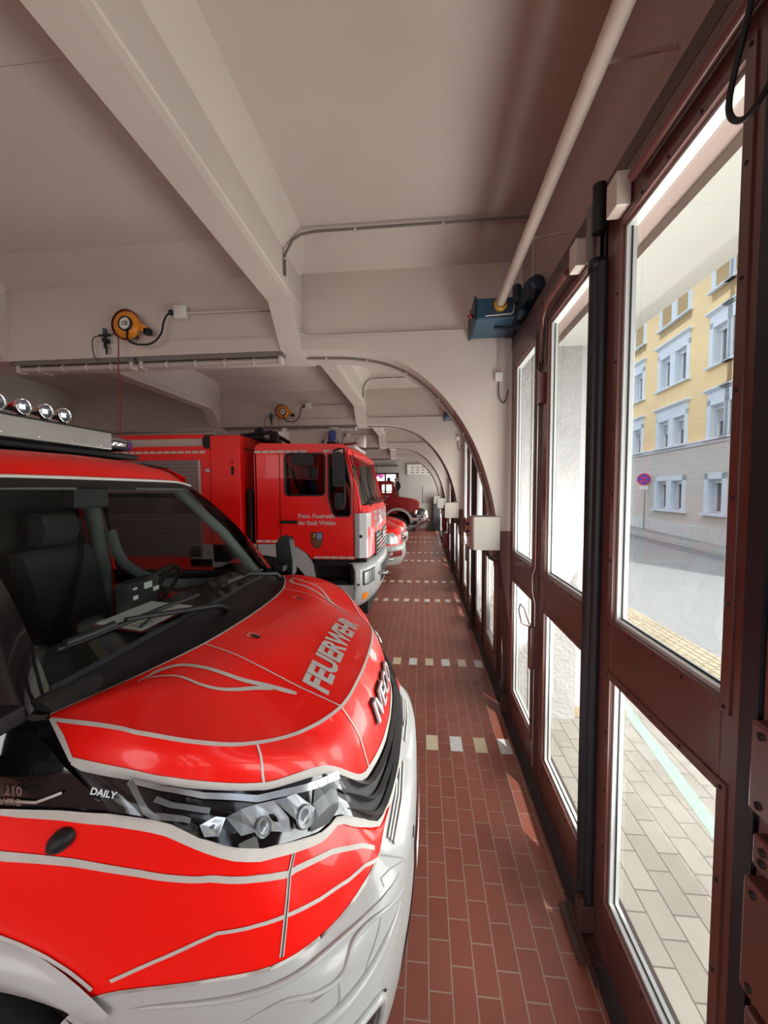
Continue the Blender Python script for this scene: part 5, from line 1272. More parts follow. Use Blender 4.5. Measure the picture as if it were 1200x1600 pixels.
# radio console standing on the dash
m_ = MB(); m_.box(-1.44, -1.36, VC-.08, VC+.14, 1.54, 1.70); rc = m_.build('radio_console', 'dash', van, bevel=.02)
m_ = MB()
for (y, z, w_, h_) in ((-.055, 1.662, .025, .010), (-.055, 1.615, .028, .018), (.02, 1.650, .055, .030), (.085, 1.625, .04, .020)): m_.box(-1.362, -1.355, VC+y, VC+y+w_, z, z+h_)
m_.build('console_label', 'paper', rc)
for s in (1, -1):
    m_ = MB(); m_.tube([vp(s*.80, -1.08, 1.52), vp(s*.74, -1.32, 1.85), vp(s*.69, -1.60, 2.13)], .032, 10); m_.build('inner_pillar', 'trim_grey', van)
    m_ = MB(); m_.tube([vp(s*.86, -2.28, 1.0), vp(s*.84, -2.28, 1.6), vp(s*.74, -2.28, 2.16)], .05, 10); m_.build('inner_door_post', 'trim_grey', van)
    m_ = MB(); m_.tube(catmull([vp(s*.88, -1.30, 1.50), vp(s*.90, -1.6, 1.47), vp(s*.90, -1.9, 1.48), vp(s*.88, -2.15, 1.62), vp(s*.85, -2.22, 1.85)], 4), .035, 8); m_.build('inner_door_trim', 'trim_grey', van)
m_ = MB(); m_.box(-1.60, -1.54, VC-.16, VC+.04, 2.05, 2.15); m_.build('mirror_unit', 'black', van, bevel=.01)
for w_ in (.40, -.40): MB().box(-1.66, -1.50, VC-w_-.22, VC-w_+.22, 2.135, 2.155).build('sun_visor', 'trim_grey', van, bevel=.006)
# clipboard and pen on the dash: things of their own
cl = thing('clipboard', (-1.10, 1.62, 1.575), 'red clipboard with a white form lying on the van dashboard behind the windscreen', 'clipboard')
a0, u1, u2 = Vector((-1.06, 1.53, 1.578)), Vector((-.42, .91, .0)).normalized(), Vector((-.91, -.42, -.06)).normalized()
def quad(o_, a, b, la, lb, h_): return [o_+a*x+b*y+Vector((0, 0, z)) for z in (0, h_) for x, y in ((0, 0), (la, 0), (la, lb), (0, lb))]
QF = [(0, 3, 2, 1), (4, 5, 6, 7), (0, 1, 5, 4), (1, 2, 6, 5), (2, 3, 7, 6), (3, 0, 4, 7)]
a0 = Vector((-1.068, 1.40, 1.588)); u1 = Vector((.02, 1, 0)).normalized(); u2 = Vector((-1, .35, -.04)).normalized()
MB().add(quad(a0, u1, u2, .35, .30, .006), QF).build('board', M['red_dark'], cl)
MB().add(quad(a0+u1*.012+u2*.006+Vector((0, 0, .006)), u1, u2, .33, .285, .003), QF).build('form_sheet', 'paper', cl)
m_ = MB(); rnd = random.Random(1)
for j in range(9):
    x_ = .04+.03*j; l_ = rnd.uniform(.06, .17); m_.add(quad(a0+u1*x_+u2*(.03)+Vector((0, 0, .0094)), u1, u2, .003, l_, .0004), QF)
m_.build('printed_line', 'ink', cl)
pn = MB(); pp0 = a0+u1*.02+u2*.02+Vector((0, 0, .018)); pn.tube([pp0, pp0+(u1*.8+u2*.35).normalized()*.14], .005, 8)
tag(pn.build('ballpoint_pen', M['blue'], loc=tuple(pp0)), 'blue pen resting on the white form on the dashboard', 'pen')
# ------------------------------------------------------------------ helper: flat plate with holes
def plate(mb, outer, holes, mp, th, mi=0):
    """outline with holes in 2D, mp(u, v, d) maps to 3D, th = thickness"""
    bm = bmesh.new(); loops = [outer]+list(holes)
    for L_ in loops:
        vs = [bm.verts.new((a, b, 0)) for a, b in L_]
        for i in range(len(vs)): bm.edges.new((vs[i], vs[(i+1) % len(vs)]))
    bmesh.ops.triangle_fill(bm, use_beauty=True, use_dissolve=False, edges=bm.edges[:], normal=(0, 0, 1))
    bm.verts.index_update(); V_ = [(v.co.x, v.co.y) for v in bm.verts]; F_ = [tuple(v.index for v in f_.verts) for f_ in bm.faces]
    bm.normal_update()
    F_ = [f_ if bm.faces[:][i].normal.z > 0 else f_[::-1] for i, f_ in enumerate(F_)]
    bm.free()
    mb.add([mp(a, b, 0) for a, b in V_], F_, mi); mb.add([mp(a, b, -th) for a, b in V_], [f_[::-1] for f_ in F_], mi)
    for L_ in loops:
        n = len(L_); mb.add([mp(a, b, 0) for a, b in L_]+[mp(a, b, -th) for a, b in L_], [(i, (i+1) % n, n+(i+1) % n, n+i) for i in range(n)], mi)
    return mb
# ------------------------------------------------------------------ big fire engine in the second bay
TN, TF = 4.90, 7.35; TC = (TN+TF)/2
TS = {1: TN, -1: TF}
tr = thing('fire_engine', (-3.5, TC, 0), 'large bright red fire engine with lettered door standing behind the foreground van', 'fire engine')
def side(s): return (lambda u, v, d: (u, TS[s]+s*(-d), v)) if s > 0 else (lambda u, v, d: (u, TS[s]-s*(-d)*-1*-1, v))
def tside(s): return lambda u, v, d: (u, TS[s]-s*d, v)
WIN1 = rrect(-1.72, -1.215, 2.07, 2.585, .05)
WIN2 = [(-1.165, 2.575), (-1.165, 2.05), (-1.12, 1.86), (-1.08, 1.81), (-.915, 1.81), (-.895, 1.84), (-.895, 2.20), (-.965, 2.55), (-.99, 2.575)]
CAB = [(-2.12, 1.46), (-1.75, 1.46), (-1.58, 1.43), (-1.45, 1.34), (-1.385, 1.27), (-.845, 1.27), (-.80, 1.30), (-.765, 1.85), (-.775, 2.0), (-.93, 2.60), (-.99, 2.68), (-2.04, 2.725), (-2.10, 2.69), (-2.12, 2.60)]
cab = MB()
for s in (1, -1): plate(cab, CAB, [WIN1, WIN2], tside(s), .05)
cab.box(-2.12, -2.08, TN, TF, 1.30, 2.66)
rp = [(-2.10, 2.655), (-2.04, 2.725), (-.99, 2.70), (-.90, 2.64), (-.93, 2.57), (-1.1, 2.64), (-2.08, 2.64)]
cab.prism(rp, 'Y', TN+.01, TF-.01)
cabo = cab.build('cab_shell', 'red_truck', tr, bevel=.012, fixn=True)
for s in (1, -1):
    for W_, nm in ((WIN1, 'side_window'), (WIN2, 'quarter_window')):
        m = MB(); plate(m, W_, [], lambda u, v, d, s=s: (u, TS[s]+s*.02-s*d, v), .004); m.build(nm, 'cabglass', cabo)
        m = MB(); m.tube([(a, TS[s]-s*.004, b) for a, b in W_], .013, 6, closed=True); m.build('window_rubber', 'rubber', cabo)
    y = TS[s]-s*.002
    for x in (-1.79, -.855): MB().box(x-.004, x+.004, y-.002, y+.002, 1.30 if x > -1 else 1.47, 2.60).build('door_gap', 'black', cabo)
    m = MB(); m.box(-1.79, -1.565, y-s*.03, y+.002, 1.715, 1.755); m.build('door_handle', 'black', cabo, bevel=.008)
    m = MB()
    for i in range(12):
        x = -2.11+i*.098
        if abs(x+1.36) < .07: continue
        m.box(x, x+.082, y-.0025, y+.0025, 2.60, 2.630)
    for i in range(3): m.box(-2.105+i*.10, -2.02+i*.10, y-.0025, y+.0025, 1.475, 1.505)
    for i in range(5): m.box(-1.36+i*.104, -1.27+i*.104, y-.0025, y+.0025, 1.278, 1.305)
    m.build('reflective_tape', 'trim_refl', cabo)
m = MB()
put_text(m, 'Freiw. Feuerwehr', .078, (-1.32, TN-.004, 1.785), (1, 0, 0), (0, 0, 1), bold=.0015, xs=.86); put_text(m, 'der Stadt Weiden', .078, (-1.32, TN-.004, 1.700), (1, 0, 0), (0, 0, 1), bold=.0015, xs=.86)
m.build('door_lettering', 'trim_refl', cabo)
# town crest on the door
M['crest_gold'] = mat('crest_gold', (0.55, 0.33, 0.03), 0.5); M['crest_dark'] = mat('crest_dark', (0.05, 0.03, 0.03), 0.5); M['crest_blue'] = mat('crest_blue', (0.06, 0.16, 0.45), 0.5); M['crest_green'] = mat('crest_brown', (0.16, 0.07, 0.03), 0.5)
m = MB(); sx, sz, yy = -1.325, 1.505, TN-.004
sh = [(sx-.075, sz+.105), (sx+.075, sz+.105), (sx+.072, sz-.02), (sx+.045, sz-.08), (sx, sz-.105), (sx-.045, sz-.08), (sx-.072, sz-.02)]
m.add([(a, yy, b) for a, b in sh], [tuple(range(7))], 1)
m.add([(a, yy-.001, b) for a, b in ((sx-.066, sz+.015), (sx, sz+.015), (sx, sz+.095), (sx-.066, sz+.095))], [(0, 1, 2, 3)], 1)
m.add([(a, yy-.001, b) for a, b in ((sx, sz+.015), (sx+.066, sz+.015), (sx+.066, sz+.095), (sx, sz+.095))], [(0, 1, 2, 3)], 3)
m.add([(a, yy-.0015, b) for a, b in ((sx-.055, sz+.03), (sx-.03, sz+.045), (sx-.015, sz+.03), (sx-.02, sz+.06), (sx-.008, sz+.085), (sx-.03, sz+.078), (sx-.052, sz+.09), (sx-.04, sz+.062))], [tuple(range(8))], 0)
for i in range(4):
    for j in range(3):
        cx, cz = sx+.010+i*.015, sz+.028+j*.026+(.013 if i % 2 else 0)
        if cz < sz+.09: m.add([(cx-.008, yy-.0015, cz-.010), (cx+.008, yy-.0015, cz-.002), (cx+.010, yy-.0015, cz+.010), (cx-.006, yy-.0015, cz+.002)], [(0, 1, 2, 3)], 4)
m.add([(a, yy-.001, b) for a, b in ((sx-.062, sz+.008), (sx-.058, sz-.03), (sx-.03, sz-.075), (sx, sz-.09), (sx+.03, sz-.075), (sx+.058, sz-.03), (sx+.062, sz+.008))], [tuple(range(7))], 2)
m.build('town_crest', ['crest_gold', 'crest_dark', 'crest_green', 'crest_blue', 'white_paint'], cabo)
# windscreen
wsb = [(TN+.03, -.80), (TN+.15, -.735), (TC-.5, -.705), (TC, -.70), (TC+.5, -.705), (TF-.15, -.735), (TF-.03, -.80)]
wst = [(TN+.06, -.96), (TN+.18, -.925), (TC-.5, -.90), (TC, -.895), (TC+.5, -.90), (TF-.18, -.925), (TF-.06, -.96)]
b_ = catmull([(x, y, 1.93) for y, x in wsb], 4); t_ = catmull([(x, y, 2.60) for y, x in wst], 4)
m = MB(); m.grid([[a.lerp(b, k/5) for a, b in zip(b_, t_)] for k in range(6)], flip=True); m.build('windscreen', 'windscreen', cabo)
for s in (1, -1):   # red pillars hiding the glass edge
    m = MB(); i0 = 0 if s > 0 else -1; i1 = 4 if s > 0 else -5
    m.grid([[Vector((-.765, TS[s], 1.85)), b_[i0]+Vector((.01, 0, -.05)), b_[i1]+Vector((.012, 0, -.05))], [Vector((-.775, TS[s], 2.0)), b_[i0].lerp(t_[i0], .1)+Vector((.012, 0, 0)), b_[i0].lerp(t_[i0], .1)+Vector((.022, s*.05, 0))], [Vector((-.93, TS[s], 2.60)), t_[i0]+Vector((.012, 0, 0)), t_[i0]+Vector((.022, s*.05, 0))]])
    m.build('front_pillar', 'red_truck', cabo, solid=.02)
m = MB(); brow = catmull([(x+.03, y, 2.60) for y, x in wst], 4); m.grid([[p+Vector((0, 0, -.02)) for p in brow], [p+Vector((.012, 0, .03)) for p in brow], [p+Vector((-.05, 0, .085)) for p in brow], [Vector((-1.1, p.y, 2.705)) for p in brow]], flip=True); m.build('roof_brow', 'red_truck', cabo)
# red front panel with lettering, white corner deflectors, dark grille
fb = catmull([(x+.015, y, 1.90) for y, x in wsb], 4)
m = MB(); m.grid([[p+Vector((.0, 0, .04)) for p in fb], [p+Vector((.03, 0, -.02)) for p in fb], [p+Vector((.045, 0, -.30)) for p in fb], [p+Vector((.045, 0, -.62)) for p in fb]]); bvF = bvh_of([m]); fp = m.build('front_panel', 'red_truck', cabo)
m = MB()
V_, F_ = text_mesh('FEUERWEHR', .30, bold=.006, xs=.92); drape(V_, F_, (-.5, TC, 1.64), (0, 1, 0), (0, 0, 1), bvF, .004, .1).build('front_lettering', 'white_paint', fp)
m = MB(); m.box(-.68, -.640, TC-.72, TC+.72, 1.24, 1.56)
for j in range(5): m.box(-.655, -.625, TC-.70, TC+.70, 1.27+j*.058, 1.295+j*.058, 1)
m.box(-.63, -.60, TC-.12, TC+.12, 1.42, 1.52, 1)
m.build('grille', ['black', 'steel'], fp)
for s in (1, -1):
    y0, y1 = TS[s]-s*.012, TS[s]+s*.22
    pr = [(-.845, y0), (-.78, y0-s*.01), (-.70, y0+s*.06), (-.665, y1), (-.70, y1), (-.74, y0+s*.08), (-.845, y0+s*.03)]
    m = MB(); m.prism(pr, 'Z', 1.29, 1.845); m.build('corner_deflector', 'white_paint', cabo, bevel=.01)
    m = MB(); m.lathe([(.022, 0), (.015, .02), (0, .025)], (-.765, y0-s*.004, 1.56), 'Y', 12, dirn=-s); m.build('side_marker', 'black', cabo)
    m = MB(); m.box(-.80, -.70, TS[s]+s*.0, TS[s]+s*.3, 1.235, 1.275); m.build('gap_strip', 'black', cabo)
# bumper
bl = [(TN-.01, -.87), (TN-.01, -.84), (TN+.05, -.775), (TN+.22, -.705), (TC-.6, -.635), (TC, -.605), (TC+.6, -.635), (TF-.22, -.705), (TF-.05, -.775), (TF+.01, -.84), (TF+.01, -.87)]
bc = catmull([(x, y, 0) for y, x in bl], 4)
def bz(p, z, dx): return Vector((p.x+dx, p.y+(0 if abs(p.y-TC) < .9 else 0), z))
m = MB(); m.grid([[bz(p, 1.225, -.07) for p in bc], [bz(p, 1.215, -.01) for p in bc], [bz(p, 1.12, .02) for p in bc], [bz(p, .95, .02) for p in bc], [bz(p, .78, .005) for p in bc], [bz(p, .67, -.05) for p in bc], [bz(p, .66, -.12) for p in bc]]); bvB = bvh_of([m])
bpr = m.build('front_bumper', 'white_paint', tr)
for s in (1, -1):
    yc = TS[s]+s*.27
    for (ya, yb, z0, z1, nm, mt, off) in ((.045, .40, .93, 1.115, 'headlamp_frame', 'black', .004), (.07, .375, .95, 1.095, 'headlamp', 'reflector_grey', .010), (.055, .17, .745, .83, 'indicator', 'amber', .006), (.21, .28, .775, .845, 'marker_lamp', 'lens', .006)):
        R_ = rrect(min(TS[s]+s*ya, TS[s]+s*yb)-TC, max(TS[s]+s*ya, TS[s]+s*yb)-TC, z0, z1, .02)
        drape([(a, b, 0) for a, b in R_], [tuple(range(len(R_)))], (-.5, TC, 0), (0, 1, 0), (0, 0, 1), bvB, off, .04).build(nm, mt, bpr)
    for k in range(4):
        yy_ = TS[s]+s*(.19+.05*k)-TC; drape([(a, b, 0) for a, b in ((yy_-.006, .955), (yy_+.006, .955), (yy_+.006, 1.09), (yy_-.006, 1.09))], [(0, 1, 2, 3)], (-.5, TC, 0), (0, 1, 0), (0, 0, 1), bvB, .013, .05).build('lamp_rib', 'black_gloss', bpr)
    h = (-.80, TS[s]-s*.012, .955); MB().lathe([(.016, 0), (.014, .006), (0, .008)], h, 'Y', 12, dirn=-s).build('tow_cap', 'black', bpr)
drape([(a, b, 0) for a, b in rrect(-.45, .45, .82, 1.08, .04)], [tuple(range(20))], (-.5, TC, 0), (0, 1, 0), (0, 0, 1), bvB, .004, .1).build('intake', 'black', bpr)
m = MB()
for s in (1, -1): m.tube([(-.60, TC+s*.62, .98), (-.52, TC+s*.60, .98), (-.51, TC+s*.52, .98), (-.58, TC+s*.50, .98)], .02, 8)
m.tube([(-.60, TC, .86), (-.50, TC, .84)], .03, 10)
m.build('tow_hook', 'steel', bpr)
for s in (1, -1):   # steps, wheel arches, wheels
    y = TS[s]
    AO = [(-3.0, 1.44), (-1.75, 1.455), (-1.58, 1.42), (-1.46, 1.33), (-1.385, 1.20), (-1.34, 1.0), (-1.305, .95), (-.86, .95), (-.86, .70), (-1.305, .70), (-1.385, .74), (-1.43, .92), (-1.50, 1.08), (-1.60, 1.19), (-1.75, 1.27), (-2.0, 1.31), (-2.35, 1.28), (-2.6, 1.15), (-3.0, 1.15)]
    m = MB(); plate(m, AO, [], tside(s), .10); m.build('wheel_arch', 'white_paint', tr, fixn=True, bevel=.012)
    m = MB(); m.box(-1.36, -.87, y+s*.28, y+s*.30, .95, 1.27); m.box(-1.36, -.87, y+s*.0, y+s*.28, .945, .965); m.box(-1.36, -1.33, y+s*.02, y+s*.3, .95, 1.27); m.box(-.90, -.86, y+s*.02, y+s*.3, .72, 1.27)
    m.build('step_well', 'black', tr)
    MB().box(-1.28, -.95, y+s*.02, y+s*.24, .965, .985).build('step_tread', 'rubber', tr)
    MB().box(-1.33, -.90, y+s*.08, y+s*.14, .50, .70).build('lower_step', 'grey_box', tr, bevel=.01)
    for ax in (-2.02, -5.3):
        m = MB(); m.lathe([(.28, -.13), (.44, -.14), (.485, -.11), (.495, 0), (.485, .11), (.44, .14), (.28, .13)], (ax, y+s*.24, .495), 'Y', 40); wl = m.build('wheel', 'tyre', tr)
        m = MB(); m.lathe([(0, .10), (.10, .10), (.12, .04), (.25, .02), (.29, .12)], (ax, y+s*.24, .495), 'Y', 30, dirn=-s); m.build('rim', 'alu', wl)
MB().box(-6.9, -.75, TN+.45, TF-.45, .45, 1.2).build('chassis', 'dark_void', tr)
MB().box(-2.05, -.80, TN+.06, TF-.06, 1.18, 1.28).build('cab_floor', 'dark_void', tr)
# mirrors
m = MB(); m.prism(rrect(-1.075, -.955, 2.17, 2.585, .035), 'Y', TN-.20, TN-.10); mr_ = m.build('main_mirror', 'black', tr, bevel=.015)
m = MB(); m.prism(rrect(-1.05, -.945, 1.90, 2.10, .03), 'Y', TN-.20, TN-.10); m.build('wide_mirror', 'black', tr, bevel=.015)
m = MB(); m.tube([(-1.10, TN-.01, 2.615), (-1.0, TN-.13, 2.63), (-.935, TN-.17, 2.62), (-.935, TN-.17, 2.0), (-.95, TN-.15, 1.93), (-1.04, TN-.02, 1.90)], .012, 8); m.build('mirror_bracket', 'black', tr)
m = MB(); m.prism(rrect(-1.60, -1.33, 2.43, 2.58, .05), 'Y', TN-.10, TN-.02); m.build('kerb_mirror', 'black', tr, bevel=.02)
m = MB(); m.prism(rrect(-1.05, -.95, 2.10, 2.55, .035), 'Y', TF+.10, TF+.20); m.build('main_mirror', 'black', tr, bevel=.015)
# windscreen wipers, beacon and roof gear
m = MB()
for y in (TN+.35, TC, TF-.35): m.tube([(-.69, y, 1.93), (-.67, y+.15, 1.99), (-.70, y+.5, 2.03)], .010, 6)
m.tube([(-.68, TN+.15, 1.97), (-.66, TC, 1.965), (-.68, TF-.15, 1.97)], .008, 6)
m.build('wiper_set', 'black', tr)
b0 = (-1.16, TN+.22, 2.72)
m = MB(); m.lathe([(0, 0), (.085, 0), (.085, .02), (.074, .03)], b0, 'Z', 20); bb = m.build('beacon_base', 'black', tr)
m = MB(); m.lathe([(.058, .03), (.058, .155), (.05, .175), (0, .18)], b0, 'Z', 20); m.build('blue_lens', 'blue_lens', bb)
m = MB()
for k in range(4): a = pi/4+k*pi/2; m.tube([(b0[0]+.095*cos(a), b0[1]+.095*sin(a), b0[2]+.0), (b0[0]+.080*cos(a), b0[1]+.080*sin(a), b0[2]+.20)], .006, 6)
m.tube([(b0[0]+.082*cos(2*pi*k/20), b0[1]+.082*sin(2*pi*k/20), b0[2]+.20) for k in range(20)], .006, 6, closed=True); m.build('beacon_guard', 'steel', bb)
m = MB(); m.tube([(-1.0, TC-.2, 2.74), (-1.0, TC-.2, 2.86)], .03, 8); m.lathe([(0, 0), (.05, 0), (.09, .14), (.09, .16), (0, .14)], (-1.0, TC-.25, 2.84), 'X', 18); m.box(-1.1, -.95, TC-.5, TC+.5, 2.72, 2.76)
m.build('signal_horn', 'white_plastic', tr)
m = MB(); m.tube([(-1.25, TC-.6, 2.74), (-.98, TC-.3, 2.80)], .035, 8); m.build('hose_nozzle', 'red_dark', tr)
# seats, belts and an orange jacket in the cab
for y in (TN+.45, TF-.50):
    m = MB(); m.prism([(-1.95, 1.55), (-1.45, 1.60), (-1.45, 1.72), (-1.85, 1.74), (-1.90, 2.30), (-2.02, 2.32)], 'Y', y-.24, y+.24); m.build('cab_seat', 'navy', tr, bevel=.04)
    m = MB(); m.prism([(-1.93, 2.32), (-1.86, 2.34), (-1.88, 2.54), (-1.97, 2.54)], 'Y', y-.13, y+.13); m.build('headrest', 'black', tr, bevel=.03)
m = MB(); m.tube([(-1.66, TN+.06, 2.42), (-1.60, TN+.12, 2.2), (-1.48, TN+.3, 2.0), (-1.40, TN+.4, 1.8)], .022, 6); m.build('seat_belt', 'black', tr)
m = MB(); m.prism([(-1.18, 2.05), (-1.10, 2.28), (-1.02, 2.24), (-.98, 2.10), (-1.0, 2.02), (-1.12, 2.0)], 'Y', TN+.30, TN+.46); m.build('orange_jacket', M['orange_cloth'] if 'orange_cloth' in M else M.setdefault('orange_cloth', mat('orange_jacket_cloth', (.75, .08, .03), .9)), tr, bevel=.03)
m = MB(); m.box(-1.05, -.82, TN+.1, TF-.1, 1.55, 1.88); m.build('dashboard', 'dash', tr, bevel=.04)
cc = Vector((-1.12, TF-.50, 1.98)); m = MB(); m.tube([cc+Vector((.05*sin(2*pi*k/24)*0-.09*sin(2*pi*k/24), .22*cos(2*pi*k/24), .17*sin(2*pi*k/24))) for k in range(24)], .015, 8, closed=True); m.build('steering_wheel', 'black', tr)
# superstructure
m = MB(); m.box(-2.70, -2.30, TN, TF, 1.20, 2.835); bd = m.build('equipment_body', 'red_truck', tr, bevel=.015)
m = MB(); m.box(-6.9, -2.70, TN+.02, TF-.02, 1.0, 2.52); m.box(-6.9, -2.70, TN-.0, TF, 2.52, 2.665); m.box(-6.9, -2.78, TN-.005, TF+.005, 2.665, 2.70); m.box(-6.9, -2.78, TN-.005, TF+.005, 2.80, 2.845)
m.box(-6.9, -2.70, TN, TF, .9, 1.25); m.box(-6.9, -6.8, TN, TF, 1.0, 2.84)
b2 = m.build('equipment_box', 'red_truck', bd)
MB().box(-6.8, -2.82, TN+.05, TF-.05, 2.70, 2.80).build('roof_recess', 'grey_box', bd)
MB().box(-2.80, -2.70, TN+.01, TF-.01, 2.66, 2.83).build('recess_end', 'black', bd)
M['shutter_truck'] = mat('grey_roller_door', (0.20, 0.18, 0.18), 0.5, 0.3)
for s in (1, -1):
    y = TS[s]
    for a, b in ((-4.25, -2.86), (-5.9, -4.45)):
        m = MB()
        for j in range(24): z = 1.28+j*.052; m.box(a, b, y-s*.000, y+s*.014+(.001), z, z+.047)
        m.build('roller_door', 'shutter_truck', bd)
        m = MB()
        for x in (a-.03, b): m.box(x, x+.03, y-s*.004, y+s*.02, 1.25, 2.52)
        m.build('door_rail', 'alu', bd)
    m = MB()
    for i in range(44):
        x = -6.85+i*.0955
        if x < -2.36 and not -2.75 < x < -2.69: m.box(x, x+.078, y-.0035 if s > 0 else y-.0035, y+.0035, 2.61, 2.64)
    m.build('reflective_tape', 'trim_refl', bd)
    m = MB(); m.box(-2.42, -2.385, y-s*.006, y, 2.33, 2.44); m.lathe([(.012, 0), (.012, .006), (0, .007)], (-2.405, y, 2.49), 'Y', 12, dirn=-s); m.build('hatch_lock', 'black', bd)
    MB().box(-2.76, -2.70, y-s*.01, y, 2.37, 2.41).build('hinge', 'steel', bd)
# gear between cab and body, on the roof
m = MB(); m.box(-2.29, -2.14, TN+.15, TF-.15, .9, 2.15); m.tube([(-2.22, TN+.12, 2.12), (-2.22, TN+.10, 1.2)], .05, 8); m.build('cab_gap_bellows', 'black', tr)
MB().box(-2.285, -2.16, TN+.5, TF-.5, 2.15, 2.50).build('rear_cab_panel', 'grey_box', tr)
m = MB()
for i in range(3): m.tube([(-2.9, TN+.5+.35*i, 2.93), (-6.6, TN+.5+.35*i, 2.93)], .04, 8)
for i in range(8): m.tube([(-3.0-.5*i, TN+.5, 2.93), (-3.0-.5*i, TN+1.2, 2.93)], .02, 6)
m.box(-2.9, -2.8, TN+.35, TF-.35, 2.84, 2.88); m.box(-6.6, -6.5, TN+.35, TF-.35, 2.84, 2.88)
m.build('roof_ladder', 'alu', tr)
m = MB(); m.box(-4.1, -2.95, TN+1.4, TF-.4, 2.85, 3.02); m.build('roof_locker', 'alu', tr, bevel=.02)
m = MB()
for (x, y, z) in ((-2.36, TN+.65, 2.93), (-2.2, TN+.95, 2.80), (-2.12, TN+.6, 2.86)): m.lathe([(0, 0), (.07, 0), (.10, .05), (.10, .08), (0, .08)], (x, y, z), 'X', 16); m.tube([(x, y, z), (x-.05, y, 2.62)], .02, 6)
m.tube([(-2.42, TN+.3, 2.86), (-2.20, TN+.8, 2.98), (-2.10, TN+1.3, 2.88)], .03, 8); m.tube([(-2.29, TN+.1, 2.66), (-2.12, TN+.1, 2.645)], .01, 6)
m.box(-2.45, -2.2, TN+.4, TN+1.0, 2.835, 2.87)
m.build('light_mast', 'black', tr)

